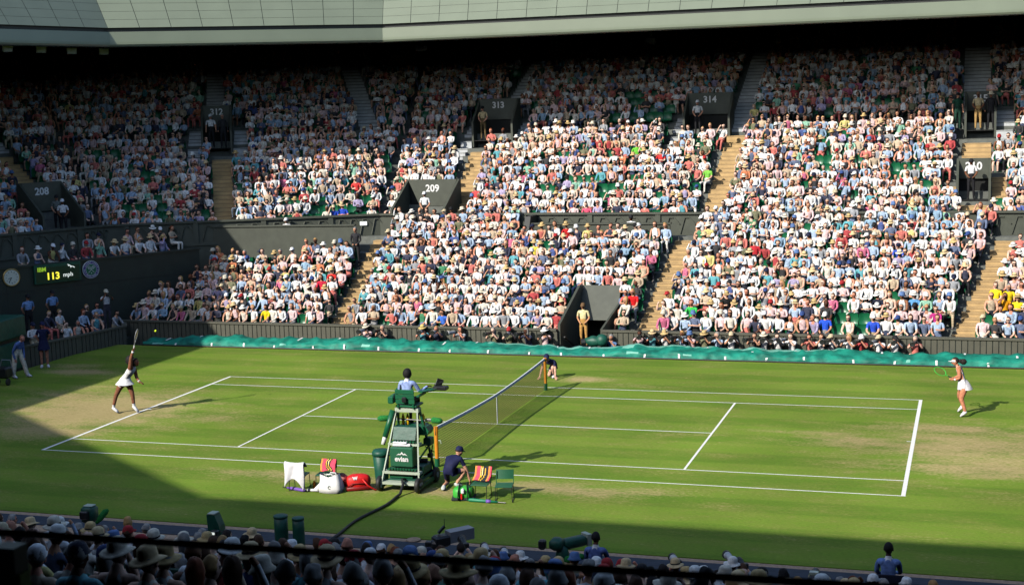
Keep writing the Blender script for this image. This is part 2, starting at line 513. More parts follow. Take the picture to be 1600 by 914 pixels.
# aisles in the upper tier: frame, row0, row1, s at row0, slant, width, material
AISLES = [('F0', 0, 25, 15.25, 0.0, 1.0, 'A'), ('F0', 0, 10, 3.55, -0.16, 0.95, 'B'), ('F0', 11, 25, 2.85, 0, 1.0, 'B'), ('F0', 0, 25, 26.25, 0, 1.25, 'C'),
          ('F1', 0, 10, 5.25, -0.055, 0.95, 'E'), ('F1', 11, 25, 4.5, -0.03, 0.95, 'E'), ('F1', 11, 25, 12.55, -0.09, 1.0, 'D'), ('F2', 0, 25, 5.2, 0.1, 1.1, 'G'),
          ('F0', 3, 4, 25.15, 0, 0.6, 'C'), ('F0', 2, 5, 27.2, 0, 0.6, 'C'), ('F0', 8, 12, 12.3, 0, 0.6, 'A'), ('F0', 8, 12, 1.4, 0, 0.6, 'B'), ('F0', 8, 12, 27.5, 0, 0.8, 'C'),
          ('F1', 8, 12, 3.5, 0, 0.7, 'E'), ('F1', 8, 12, 5.8, 0, 0.7, 'E'), ('F0', 9, 12, 4.2, 0, 0.6, 'B')]
upper = tag(empty('upper_stand', (-5, 30, 3.0)), 'steep upper seating tier rising into deep shade under the roof', 'grandstand')
b = MB().mt('concrete')
rowsU = [urow(k) for k in range(NU)]
for f in ('F0', 'F1', 'F2'):
    terrace(b, f, rowsU, lambda t, f=f: srange(f, t), 2.5, rowsU[-1][0] + 0.9)
b.build('terrace', upper)
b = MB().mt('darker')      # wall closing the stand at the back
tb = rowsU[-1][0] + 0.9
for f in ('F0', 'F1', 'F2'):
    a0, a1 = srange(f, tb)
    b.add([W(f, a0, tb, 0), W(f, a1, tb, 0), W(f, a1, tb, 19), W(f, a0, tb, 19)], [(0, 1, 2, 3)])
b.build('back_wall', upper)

def in_vom_steps(f, s, t):
    for (vf, s0, s1, t0, t1, zf, zt, nm) in VOMS:
        if vf == f and s0 - 0.06 < s < s1 + 0.06 and t0 - 0.2 < t < t1 + 0.3: return True
    return False
for (f, k0, k1, s0, sl, w, tagn) in AISLES:
    b = MB()
    for k in range(k0, k1 + 2):
        if k > k1: break
        t, z = urow(k)
        tn, zn = urow(k + 1)
        c = s0 + sl * (t - urow(k0)[0])
        dep = tn - t
        if in_vom_steps(f, c, t + dep / 2):
            if b.f: b.build('stair', upper); b = MB()
            continue
        tan = k <= 10 and not (k0 >= 8)
        for (ta, tb_, zz) in ((t, t + dep / 2, z + 0.004), (t + dep / 2, tn, z + (zn - z) / 2)):
            b.mt('tan' if tan else 'greystep')
            zb = zz - (zn - z) / 2 if ta > t else z - (zn - z) / 2
            V = [W(f, c - w / 2, ta - 0.012, zb), W(f, c + w / 2, ta - 0.012, zb), W(f, c + w / 2, tb_ - 0.012, zb), W(f, c - w / 2, tb_ - 0.012, zb)]
            V += [(x, y, zz) for (x, y, _) in V]
            b.add(V, [(0, 3, 2, 1), (4, 5, 6, 7), (0, 1, 5, 4), (1, 2, 6, 5), (2, 3, 7, 6), (3, 0, 4, 7)])
            b.mt('tanedge' if tan else 'concrete')
            b.add([W(f, c - w / 2, ta - 0.016, zz - 0.05), W(f, c + w / 2, ta - 0.016, zz - 0.05), W(f, c + w / 2, ta - 0.016, zz - 0.02), W(f, c - w / 2, ta - 0.016, zz - 0.02)], [(0, 1, 2, 3)])
    if b.f: b.build('stair', upper)

# lower tier
lower = tag(empty('lower_stand', (0, 13, 0.0)), 'front seating tier of tan stepped aisles behind the ribbed court wall', 'grandstand')
NL = 12
rowsL = [lrow(k) for k in range(NL)]
def backline(x):      # y of the board wall that ends the left block
    return 18.75 + (x + 19.5) * 0.10
b = MB().mt('concrete')
XV0, XV1 = -1.66, -0.05
def lrng(lo, hi): return lambda t: (lo, hi)
for (xa, xb, r0, r1) in ((-20.9, XV0, 0, 4), (XV1, 22, 0, 4), (-20.9, 22, 4, NL)):
    rr = rowsL[r0:r1]
    terrace(b, 'L0', rr, lrng(xa, xb), rowsL[r0 - 1][1] if r0 else -0.5, rowsL[r1][0] if r1 < NL else 22.1 - 13.0)
b.build('terrace', lower)
LAIS = [(-11.25, 0.9, 0, 10, -0.14), (1.45, 0.95, 0, 10, 0.02), (12.8, 0.95, 0, 10, 0.22)]
for (c0_, w, k0, k1, lsl) in LAIS:
    b = MB()
    for k in range(k0, k1 + 1):
        t, z = lrow(k); c = c0_ + lsl * (t + LT / 2)
        for (ta, tb_, zz) in ((t, t + LT / 2, z + 0.004), (t + LT / 2, t + LT, z + LR / 2)):
            b.mt('tan')
            zb = zz - LR / 2
            V = [W('L0', c - w / 2, ta - 0.012, zb), W('L0', c + w / 2, ta - 0.012, zb), W('L0', c + w / 2, tb_ - 0.012, zb), W('L0', c - w / 2, tb_ - 0.012, zb)]
            V += [(x, y, zz) for (x, y, _) in V]
            b.add(V, [(0, 3, 2, 1), (4, 5, 6, 7), (0, 1, 5, 4), (1, 2, 6, 5), (2, 3, 7, 6), (3, 0, 4, 7)])
            b.mt('tanedge')
            b.add([W('L0', c - w / 2, ta - 0.016, zz - 0.05), W('L0', c + w / 2, ta - 0.016, zz - 0.05), W('L0', c + w / 2, ta - 0.016, zz - 0.02), W('L0', c - w / 2, ta - 0.016, zz - 0.02)], [(0, 1, 2, 3)])
    b.build('stair', lower)

# upper balustrade wall with cross bracing ornament
bal = tag(empty('balustrade', (-5, 22.1, 2.6)), 'dark green parapet with crossed timber panels between the two tiers', 'wall')
for f, s0, s1 in (('F0', 0.0, 34.0), ('F1', 0.0, FR['F1']['L']), ('F2', -14.0, FR['F2']['L'])):
    b = MB().mt('wall')
    q = FR[f]; d3 = np.array([*q['d'], 0]); n3 = np.array([*q['n'], 0]); z3 = np.array([0, 0, 1.0])
    def wb(sa, sb, t, th, za, zb):
        c = np.array(W(f, (sa + sb) / 2, t + th / 2, (za + zb) / 2))
        b.box(c, (sb - sa, th, zb - za), axes=(d3, n3, z3))
    wb(s0, s1, -0.10, 0.10, 2.0, 4.33)
    b.build('wall_board', bal)
    b = MB().mt('wall')
    wb(s0, s1, -0.20, 0.26, 4.335, 4.42)
    wb(s0, s1, -0.17, 0.065, 3.30, 3.42)
    s = s0 + 0.8
    while s < s1:
        wb(s, s + 0.22, -0.175, 0.07, 3.42, 4.33)
        s += 3.05
    b.build('rail', bal)
    b = MB().mt('wall')
    s = s0 + 0.8
    while s < s1 - 1.0:
        a = s + 0.26; e = min(s + 3.0, s1)
        for k in range(4):
            ca = a + (e - a) * (k + 0.2) / 4; cb = a + (e - a) * (k + 0.8) / 4
            cm = (ca + cb) / 2
            for (u0, z0, u1, z1) in ((ca, 3.5, cm, 4.2), (cm, 4.2, cb, 4.2), (cb, 4.2, cb + 0.25, 3.9)):
                b.bar(W(f, u0, -0.135, z0), W(f, u1, -0.135, z1), 0.04, 0.05)
        s += 3.05
    b.build('bracing', bal)
# small green exit light on the balustrade
b = MB().mt('led_white'); b.box((-13.55, 21.62, 4.0), (0.32, 0.03, 0.17), rz=FR['F1']['ang'])
o = b.build('exit_sign', None, loc=(-13.55, 21.62, 4.0)); tag(o, 'small lit pale sign on the parapet left of the 209 opening', 'sign')

VLAB = {'208': 'dark entrance box at far left above the corner box spectators', '209': 'funnel shaped dark entrance beside the parapet with white capped steward', '210': 'square dark entrance at right just above the parapet',
        '312': 'shaded entrance with a white shirted and a suited man, above left block', '313': 'shaded entrance with one khaki steward, upper centre left', '314': 'shaded entrance box left of the long central aisle steps',
        '315': 'shaded entrance at upper right with khaki steward before its sign'}
# vomitories
def vomitory(f, s0, s1, t0, t1, zf, zt, num):
    q = FR[f]; d3 = np.array([*q['d'], 0]); n3 = np.array([*q['n'], 0]); z3 = np.array([0, 0, 1.0])
    base = W(f, (s0 + s1) / 2, t0, zf)
    e = tag(empty('vomitory', base), VLAB[num], 'entrance', 'numbered stand entrances')
    slope = UR / UT
    zt0 = max(zf + 0.95, zt - (t1 - t0) * slope * 2.4)
    for s in (s0, s1 - 0.10):
        b = MB().mt('wall')
        poly = [(t0, zf - 0.3), (t1, zf - 0.3), (t1, zt), (t1 - 0.15, zt), (t0, zt0)]
        b.prism(poly, W(f, s, 0, 0), n3, z3, d3, 0.10)
        b.build('side_wall', e)
    b = MB().mt('wall')
    zl = zf + (zt - zf) * (0.44 if num in ('209', '208') else 0.50)
    b.prism([(s0 + 0.1, zt - 0.001), (s1 - 0.1, zt - 0.001), (s1 - 0.1 - (0.55 if num == '209' else 0), zl), (s0 + 0.1 + (0.55 if num == '209' else 0), zl)], W(f, 0, t1 - 0.25, 0), d3, z3, n3, 0.10)
    pan = b.build('number_board', e)
    if num == '208' or num == '209' or num == '210': fs = 0.46
    else: fs = 0.44
    text_mesh(num, fs, W(f, (s0 + s1) / 2, t1 - 0.262, zt - (0.34 if t0 > 5 or num == '210' else 0.42)), d3, z3, 'signwhite', 'lettering', e, bold=0.012)
    b = MB().mt('darker')  # black sheet and floor, painted dark in place of the opening's shade
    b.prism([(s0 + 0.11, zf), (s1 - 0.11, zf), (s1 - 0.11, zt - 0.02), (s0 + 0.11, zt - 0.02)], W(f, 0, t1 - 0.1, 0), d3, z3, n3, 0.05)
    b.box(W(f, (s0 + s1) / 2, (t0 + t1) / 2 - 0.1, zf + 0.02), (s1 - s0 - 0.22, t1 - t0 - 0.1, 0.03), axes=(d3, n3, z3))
    b.build('recess_shade', e)
    b = MB().mt('wall')      # board closing behind down to the rows
    b.prism([(s0, zf - 0.3), (s1, zf - 0.3), (s1, zt), (s0, zt)], W(f, 0, t1 + 0.002, 0), d3, z3, n3, 0.06)
    b.build('back_board', e)
    return e
for v in VOMS: vomitory(*v)

# lower vomitory (players' and operators' tunnel)
lv = tag(empty('tunnel_entrance', (-0.9, 12.7, -0.4)), 'open boarded tunnel through the lower tier with a standing steward', 'entrance')
b = MB().mt('wall')
b.prism([(12.55, -0.4), (16.1, -0.4), (16.1, 2.0), (15.6, 2.05), (12.55, 0.95)], (XV0 - 0.06, 0, 0), (0, 1, 0), (0, 0, 1), (1, 0, 0), 0.10); b.build('side_wall', lv)
b = MB().mt('wall')
b.prism([(12.55, -0.4), (16.1, -0.4), (16.1, 1.5), (12.55, 0.80)], (XV1, 0, 0), (0, 1, 0), (0, 0, 1), (1, 0, 0), 0.08); b.build('side_wall', lv)
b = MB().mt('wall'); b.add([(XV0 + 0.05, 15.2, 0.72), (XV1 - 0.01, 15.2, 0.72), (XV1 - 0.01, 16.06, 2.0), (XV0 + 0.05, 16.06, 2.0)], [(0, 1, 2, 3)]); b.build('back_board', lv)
b = MB().mt('darker'); b.box(((XV0 + XV1) / 2, 16.2, 0.1), (XV1 - XV0, 0.1, 1.2)); b.build('recess_shade', lv)  # black block painted as the shade at the back of the tunnel
b = MB().mt('concrete'); b.box(((XV0 + XV1) / 2, 14.2, -0.42), (XV1 - XV0, 3.8, 0.06)); b.build('tunnel_floor', lv)
b = MB().mt('black'); b.bar((-1.5, 12.7, 0.45), (-1.5, 14.0, -0.1), 0.05); b.build('handrail', lv)

# board walls behind the lower blocks
def board_wall(name, label, a, c, z0, z1, mk='wall', th=0.12, cap=True, zc=None):
    a = np.array(a); c = np.array(c); d = (c - a) / np.linalg.norm(c - a); n = np.array([-d[1], d[0]])
    L = np.linalg.norm(c - a)
    e = tag(empty(name, (a[0], a[1], z0)), label, 'wall')
    b = MB().mt(mk); m = (a + c) / 2
    b.box((m[0], m[1], (z0 + z1) / 2), (L, th, z1 - z0), rz=math.atan2(d[1], d[0])); b.build('board', e)
    if cap:
        b = MB().mt(mk); b.box((m[0], m[1], z1 + 0.035), (L + 0.1, th + 0.12, 0.066), rz=math.atan2(d[1], d[0])); b.build('coping', e)
    return e
board_wall('board_wall', 'plain dark board wall behind the lower left block of spectators', (-19.85, 18.72), (-13.0, 19.35), 0.4, 4.10)
board_wall('board_wall', 'plain dark board wall behind the top of the middle lower block', (-5.2, 20.95), (0.95, 20.95), 2.0, 4.0)
b = MB().mt('gap'); b.prism([(20.2, 3.0), (22.0, 3.0), (22.0, 4.35), (20.9, 4.35)], (-5.5, 0, 0), (0, 1, 0), (0, 0, 1), (1, 0, 0), 0.25)
tag(b.build('sloped_wing'), 'black sloping wing board at the left end of the middle board wall', 'board')
big = board_wall('corner_wall', 'tall dark wall carrying the clock, speed board and round emblem', (-27.5, 3.93), (-19.72, 17.27), -0.3, 3.25, 'dark', 0.2)
b = MB().mt('gap')
for s_ in (3.6, 7.6, 11.2): b.box(tuple(np.array([-27.5, 3.93]) + np.array([0.5038, 0.8638]) * (s_ + 2.97) + np.array([0.8638, -0.5038]) * 0.102) + (1.4,), (0.02, 0.006, 3.4), rz=math.atan2(0.8638, 0.5038))
b.box(tuple(np.array([-23.6, 10.6]) + np.array([0.8638, -0.5038]) * 0.102) + (2.28,), (15.2, 0.006, 0.02), rz=math.atan2(0.8638, 0.5038))
b.build('panel_joints', big)
# bowl of the pit wall
pit = tag(empty('court_wall', (0, 12.5, -0.45)), 'long low ribbed dark green wall in front of the far spectators', 'wall')
def ribwall(a, c, z0, z1, rib=True):
    a = np.array(a, float); c = np.array(c, float); d = (c - a) / np.linalg.norm(c - a); L = np.linalg.norm(c - a); m = (a + c) / 2
    rz = math.atan2(d[1], d[0]); n = np.array([d[1], -d[0]])
    b = MB().mt('dark'); b.box((m[0], m[1], (z0 + z1) / 2), (L, 0.10, z1 - z0), rz=rz); b.build('backing_board', pit)
    b = MB().mt('wall_rib'); s = 0.0
    while s < L - 0.05:
        p = a + d * (s + 0.09) + n * 0.062
        b.box((p[0], p[1], (z0 + z1) / 2), (0.17, 0.024, z1 - z0 - 0.02), rz=rz); s += 0.205
    b.build('ribs', pit)
    b = MB().mt('wall_rib'); b.box((m[0] + n[0] * 0.02, m[1] + n[1] * 0.02, z1 + 0.035), (L + 0.04, 0.2, 0.07), rz=rz); b.build('coping', pit)
ribwall((-20.75, 12.5), (XV0 - 0.1, 12.5), -0.45, 0.72)
ribwall((XV1 + 0.1, 12.5), (22, 12.5), -0.45, 0.72)
lw = [(-20.7, 12.5), (-20.0, 11.5), (-20.5, 8.9), (-21.1, 6.4), (-21.5, 2.0)]
pit = tag(empty('side_court_wall', (-20.5, 9, 0)), 'low dark curved wall at the left end of the grass below seated people', 'wall')
for i in range(len(lw) - 1): ribwall(lw[i + 1], lw[i], -0.3, 0.66)
# tarpaulin rolled along the far side
rs = np.random.RandomState(5)
def rnoise(x, seed, sc):
    v = np.random.RandomState(seed).rand(400)
    q = x / sc + 50; i = int(math.floor(q)); f = q - i; f = f * f * (3 - 2 * f)
    return v[i % 400] * (1 - f) + v[(i + 1) % 400] * f
tarp = tag(empty('tarpaulin', (0, 11.3, 0)), 'long crumpled green court cover rolled along the far edge of the grass', 'court cover')
b = MB().mt('tarp')
X = np.linspace(-18.9, 21, 900)
def tprof(x):
    h = 0.24 + 0.13 * rnoise(x, 1, 2.3) + 0.05 * rnoise(x, 2, 0.5)
    if x < -15: h *= 0.45 + 0.55 * max(0.0, (x + 18.9) / 3.9)
    dip = math.exp(-((x + 1.0) / 1.1) ** 2); h *= 1 - 0.35 * dip
    y0 = 11.02 + 0.05 * rnoise(x, 3, 1.7)
    P = [(y0, 0.01), (y0 - 0.01 + 0.03 * rnoise(x, 4, 0.6), h * 0.30), (y0 + 0.07 * rnoise(x, 5, 0.45), h * 0.48), (y0 + 0.05 + 0.06 * rnoise(x, 6, 0.5), h * (0.60 + 0.10 * rnoise(x, 7, 0.4))),
         (y0 + 0.20, h * (0.66 + 0.16 * rnoise(x, 8, 0.55))), (y0 + 0.40, h * (0.80 + 0.16 * rnoise(x, 9, 0.6))), (y0 + 0.62, h * (0.92 + 0.14 * rnoise(x, 10, 0.7))),
         (y0 + 0.82, h * (1.0 + 0.10 * rnoise(x, 11, 0.4))), (y0 + 0.95, h * 0.7), (y0 + 0.98, -0.40)]
    return P
V = []; n = 10
for x in X:
    sk = 0.25 * math.sin(x * 0.9)
    for j, (y, z) in enumerate(tprof(x)):
        V.append((x + 0.04 * (rnoise(x + j * 3, 20 + j, 0.3) - 0.5), y + 0.06 * (rnoise(x + 0.2 * j, 70 + j // 2, 0.22) - 0.5) * (0 < j < 8), z + 0.05 * (rnoise(x + 0.1 * j, 40 + j // 2, 0.16) - 0.5) + (0.06 * abs(math.sin(3.3 * rnoise(x + 0.3 * j, 90, 0.9) + 1.7 * x)) ** 6 if 2 < j < 8 else 0)))
F = [(i * n + j, (i + 1) * n + j, (i + 1) * n + j + 1, i * n + j + 1) for i in range(len(X) - 1) for j in range(n - 1)]
o0 = len(b.f); b.add(V, F)
idx = b.mats.index('tarp'); b.mt('tarp_sheen')  # faces that take the painted fold sheen
q = 0
for i in range(len(X) - 1):
    for j in range(n - 1):
        x = X[i]
        if (j in (6, 7) and -6.2 < x < 9.0 and rnoise(x, 60, 2.6) > 0.30) or (j == 5 and -2 < x < 9 and rnoise(x, 61, 1.2) > 0.72) or (j == 2 and rnoise(x, 62, 0.7) > 0.86) or (j in (6, 7) and x < -9 and rnoise(x, 63, 1.0) > 0.8):
            b.m[o0 + q] = b.cur
        q += 1
b.build('cover_sheet', tarp, smooth=True)
x = -18.0; k = 0
while x < 20.8:
    b = MB().mt('strap')
    xs = x + 0.12 * math.sin(7 * x)
    prof = tprof(xs); lo, hi = ((0, 2 + k % 3 // 2) if k % 2 else (5 + (k // 2) % 2, 8))
    pr = prof[lo:hi + 1]; w = 0.035
    V = []
    for (y, z) in pr:
        V += [(xs - w, y - 0.012, z + 0.012), (xs + w, y - 0.012, z + 0.012)]
        xs += 0.012 * math.sin(k)
    b.add(V, [(2 * i, 2 * i + 1, 2 * i + 3, 2 * i + 2) for i in range(len(pr) - 1)]); b.build('strap', tarp)
    x += 0.74 + 0.2 * math.sin(3.1 * k); k += 1
b = MB().mt('black'); b.tube([(-18.9, 10.99, 0.03), (21, 10.99, 0.03)], 0.03, 6); b.build('edge_tube', tarp)

# ---------------------------------------------------------------- roof
def offset_poly(P, d):
    n = len(P); out = []
    for i in range(n):
        a = np.array(P[i - 1]); c = np.array(P[i]); e = np.array(P[(i + 1) % n])
        u = (c - a) / np.linalg.norm(c - a); v = (e - c) / np.linalg.norm(e - c)
        nu = np.array([u[1], -u[0]]); nv = np.array([v[1], -v[0]])     # outward for counter-clockwise
        k = (nu + nv); k = k / (1 + float(nu @ nv)); out.append(tuple(c + k * d))
    return out
RIN = [(16.5, -27.3), (27.0, -19.4), (27.0, 18.0), (17.8, 25.0), (-13.62, 25.0), (-23.9, 17.8), (-25.85, 10.0), (-25.85, -20.3), (-15.7, -27.3)]
roof = tag(empty('stadium_roof', (0, 0, 12.4)), 'pale panelled fixed roof ring curving over the far stand', 'roof')
def band(b, off0, z0, off1, z1, zadd=None):
    A = offset_poly(RIN, off0); B = offset_poly(RIN, off1); n = len(A)
    for i in range(n):
        j = (i + 1) % n
        b.add([(*A[i], z0), (*A[j], z0), (*B[j], z1), (*B[i], z1)], [(0, 3, 2, 1)])
ZR = 12.34
b = MB().mt('rooftrim')
pf = [(0.30, ZR + 0.02), (0.10, ZR - 0.02), (0.02, ZR + 0.02), (-0.03, ZR + 0.10), (-0.03, ZR + 0.2), (0.0, ZR + 0.66)]
for i in range(len(pf) - 1): band(b, pf[i][0], pf[i][1], pf[i + 1][0], pf[i + 1][1])
b.build('fascia', roof)
b = MB().mt('rooftrim'); band(b, 0.0, ZR + 0.66, 0.28, ZR + 0.68); b.build('ledge', roof)
b = MB().mt('gap'); band(b, 0.28, ZR + 0.68, 0.28, ZR + 0.84); b.build('shadow_gap', roof)
# panelled upstand: one base skin plus panels proud of it
b = MB().mt('gap'); h0 = ZR + 0.84; HP = 2.3; dl = 0.78
band(b, 0.16, h0, 0.16 + HP * dl, h0 + HP); b.build('upstand_skin', roof)
b = MB().mt('roofpanel')
A = offset_poly(RIN, 0.14); Bp = offset_poly(RIN, 0.14 + HP * dl); n = len(A)
NR = 6
for i in range(n):
    j = (i + 1) % n
    a0 = np.array([*A[i], h0]); a1 = np.array([*A[j], h0]); c0 = np.array([*Bp[i], h0 + HP]); c1 = np.array([*Bp[j], h0 + HP])
    L = np.linalg.norm(a1 - a0); nc = max(1, round(L / 1.42))
    nrm = np.cross(a1 - a0, c0 - a0); nrm = nrm / np.linalg.norm(nrm); nrm = nrm if nrm[2] > 0 else -nrm
    for r in range(NR):
        for c in range(nc):
            g = 0.012; gr = 0.014
            u0, u1 = c / nc + g / L, (c + 1) / nc - g / L
            v0, v1 = (r + gr) / NR, (r + 1 - gr) / NR
            def pt(u, v):
                lo = a0 + (a1 - a0) * u; hi = c0 + (c1 - c0) * u
                return lo + (hi - lo) * v + nrm * 0.012
            b.add([pt(u0, v0), pt(u1, v0), pt(u1, v1), pt(u0, v1)], [(0, 1, 2, 3)])
b.build('upstand_panels', roof)
b = MB().mt('rooftrim'); band(b, 0.14 + HP * dl, h0 + HP, 24, h0 + HP - 0.2); b.build('top_deck', roof)
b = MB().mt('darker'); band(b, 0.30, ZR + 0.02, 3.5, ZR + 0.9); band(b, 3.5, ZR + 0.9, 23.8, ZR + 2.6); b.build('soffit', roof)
b = MB().mt('dark'); band(b, 23.9, -0.6, 23.9, h0 + HP - 0.2); b.build('outer_wall', roof)
# floodlights and camera boxes below the soffit
def hitF(x, y): return (x, y)
lampx = [(-27.3, 14.0), (-26.7, 15.6), (-26.1, 17.1), (-25.1, 18.9)]
for i, (x, y, z, lab) in enumerate([(-26.0, 13.27, 12.24, 'first floodlight from the left under the roof edge'), (-25.8, 15.35, 12.24, 'second floodlight from the left under the roof edge'),
                                    (-25.35, 16.95, 12.2, 'third floodlight from the left under the roof edge'), (-25.0, 18.95, 12.2, 'fourth floodlight from the left, last before the roof corner')]):
    e = tag(empty('floodlight', (x, y, z)), lab, 'floodlight', 'floodlights under the roof edge')
    dv = np.array([0 - x, -6 - y, -8.0]); dv /= np.linalg.norm(dv); rx = np.cross(dv, (0, 0, 1)); rx /= np.linalg.norm(rx); uz = np.cross(rx, dv)
    b = MB().mt('greycase'); b.prism([(-0.2, -0.13), (0.2, -0.13), (0.24, 0.15), (-0.24, 0.15)], np.array([x, y, z]) - dv * 0.15, rx, uz, dv, 0.2); b.build('housing', e)
    b = MB().mt('lampglass'); b.prism([(-0.17, -0.10), (0.17, -0.10), (0.20, 0.12), (-0.20, 0.12)], np.array([x, y, z]) + dv * 0.052, rx, uz, dv, 0.01); b.build('glass', e)
    b = MB().mt('blackplastic'); b.bar((x, y, z + 0.13), (x, y, z + 0.4), 0.05); b.build('bracket', e)
for x, y, z, lab in [(-13.4, 29.4, 12.16, 'small box fitting under the roof just right of the corner'), (-2.05, 31.6, 12.14, 'small box fitting under the roof above the 314 block')]:
    e = tag(empty('camera_box', (x, y, z)), lab, 'box fitting', 'box fittings under the roof')
    b = MB().mt('greycase'); b.bevbox((x, y, z), (0.5, 0.35, 0.28), 0.04); b.build('housing', e)
    b = MB().mt('blackplastic'); b.bar((x, y, z + 0.14), (x, y, z + 1.2), 0.06); b.build('bracket', e)

# ---------------------------------------------------------------- left end: clock, speed board, emblem, cabinet
qa = np.array([-26.0, 6.5]); qd = np.array([0.50387, 0.86378]); qn = np.array([-qd[1], qd[0]])
def WC(s, t, z): p = qa + qd * s + qn * t; return (float(p[0]), float(p[1]), float(z))
d3 = (qd[0], qd[1], 0); f3 = (-qn[0], -qn[1], 0); z3 = (0, 0, 1)
e = tag(empty('wall_clock', WC(3.8, -0.11, 2.9)), 'round cream faced clock with gilded rim on the dark corner wall', 'clock')
ax = (d3, z3, f3)
b = MB().mt('gold'); b.lathe([(0.36, 0), (0.37, 0.04), (0.34, 0.07), (0.31, 0.05)], WC(3.8, -0.11, 2.9), 28, ax); b.build('rim', e)
b = MB().mt('dial'); b.lathe([(0.31, 0.02), (0.31, 0.055), (0.01, 0.056)], WC(3.8, -0.11, 2.9), 28, ax); b.build('dial', e)
b = MB().mt('black')
cc = np.array(WC(3.8, -0.175, 2.9))
for k in range(12):
    a = k * math.pi / 6; p = cc + np.array(d3) * math.sin(a) * 0.25 + np.array(z3) * math.cos(a) * 0.25
    q = cc + np.array(d3) * math.sin(a) * 0.205 + np.array(z3) * math.cos(a) * 0.205
    b.bar(p, q, 0.02, 0.01)
b.build('hour_marks', e)
b = MB().mt('black')
for a, l, w in ((rad(255), 0.15, 0.028), (rad(215), 0.22, 0.02)):
    b.bar(cc, cc + np.array(d3) * math.sin(a) * l + np.array(z3) * math.cos(a) * l, w, 0.012)
b.build('hands', e)

e = tag(empty('speed_board', WC(5.75, -0.11, 2.9)), 'lit serve speed board reading 113 mph in yellow digits', 'scoreboard')
b = MB().mt('cover'); b.box(WC(5.75, -0.17, 2.9), (2.02, 0.12, 0.78), axes=(d3, f3, z3)); b.build('case', e)
b = MB().mt('board'); b.box(WC(5.75, -0.236, 2.86), (1.90, 0.01, 0.62), axes=(d3, f3, z3)); b.build('screen', e)
text_mesh('113', 0.40, WC(5.52, -0.25, 2.78), d3, z3, 'led_yellow', 'digits', e, bold=0.010)
text_mesh('mph', 0.25, WC(6.18, -0.25, 2.79), d3, z3, 'led_white', 'lettering', e, bold=0.0)
text_mesh('IBM', 0.24, WC(5.05, -0.25, 3.09), d3, z3, 'led_green', 'lettering', e, bold=0.008)
LEAP = [(-0.9, -0.35), (-0.45, -0.1), (0.0, 0.02), (0.45, 0.3), (0.8, 0.52), (1.0, 0.5), (0.95, 0.38), (0.72, 0.3), (0.85, 0.05), (0.72, 0.02), (0.5, 0.12), (0.2, -0.12), (0.3, -0.4), (0.15, -0.42), (-0.05, -0.15), (-0.4, -0.25), (-0.75, -0.5)]
b = MB().mt('led_white'); b.prism([(p[0] * -0.17, p[1] * 0.17) for p in LEAP], WC(6.35, -0.242, 3.13), d3, z3, f3, 0.006); b.build('leaping_mark', e)

e = tag(empty('emblem', WC(7.25, -0.11, 2.88)), 'round purple and green club emblem with crossed rackets', 'emblem')
C0 = WC(7.25, -0.11, 2.88)
b = MB().mt('strap'); b.lathe([(0.375, 0), (0.375, 0.05), (0.01, 0.051)], C0, 32, ax); b.build('rim', e)
b = MB().mt('purple'); b.lathe([(0.35, 0.05), (0.35, 0.06), (0.01, 0.061)], C0, 32, ax); b.build('ring', e)
b = MB().mt('strap'); b.lathe([(0.245, 0.06), (0.245, 0.066), (0.01, 0.067)], C0, 32, ax); b.build('inner_ring', e)
b = MB().mt('emgreen'); b.lathe([(0.23, 0.066), (0.23, 0.072), (0.01, 0.073)], C0, 32, ax); b.build('centre', e)
b = MB().mt('strap')
def cp(x, y, o=0.08): return np.array(C0) + np.array(d3) * x + np.array(z3) * y + np.array(f3) * o
for s in (-1, 1):
    b.bar(cp(-s * 0.13, -0.13), cp(s * 0.03, 0.03), 0.02, 0.01)
    c = (s * 0.085, 0.085)
    pts = []
    for k in range(14):
        a = 2 * math.pi * k / 14; x = 0.075 * math.cos(a); y = 0.055 * math.sin(a); r = math.sqrt(0.5)
        pts.append(cp(c[0] + s * (x - y) * r if s > 0 else c[0] - (x - y) * r, c[1] + (x + y) * r))
    b.tube(pts, 0.008, 5, closed=True)
    for k in (-1, 0, 1):
        b.bar(cp(c[0] - 0.045, c[1] + 0.028 * k), cp(c[0] + 0.045, c[1] + 0.028 * k), 0.005, 0.005)
        b.bar(cp(c[0] + 0.028 * k, c[1] - 0.045), cp(c[0] + 0.028 * k, c[1] + 0.045), 0.005, 0.005)
b.ball(cp(0, -0.15), 0.022, 8, 6)
b.build('crossed_rackets', e)
b = MB()
for txt, a0, a1, flip in (('THE CHAMPIONSHIPS', rad(205), rad(-25), False), ('WIMBLEDON', rad(228), rad(312), True)):
    for i, ch in enumerate(txt):
        if ch == ' ': continue
        a = a0 + (a1 - a0) * i / (len(txt) - 1)
        rx = np.array(d3) * math.cos(a) + np.array(z3) * math.sin(a)
        tx = np.array(d3) * math.sin(a) - np.array(z3) * math.cos(a)
        if flip: xa, ya = -tx, -rx
        else: xa, ya = tx, rx
        text_mesh(ch, 0.072, tuple(cp(0, 0, 0.066) + rx * 0.298), xa, ya, 'strap', into=b, bold=0.002, ext=0.003)
b.build('lettering', e)

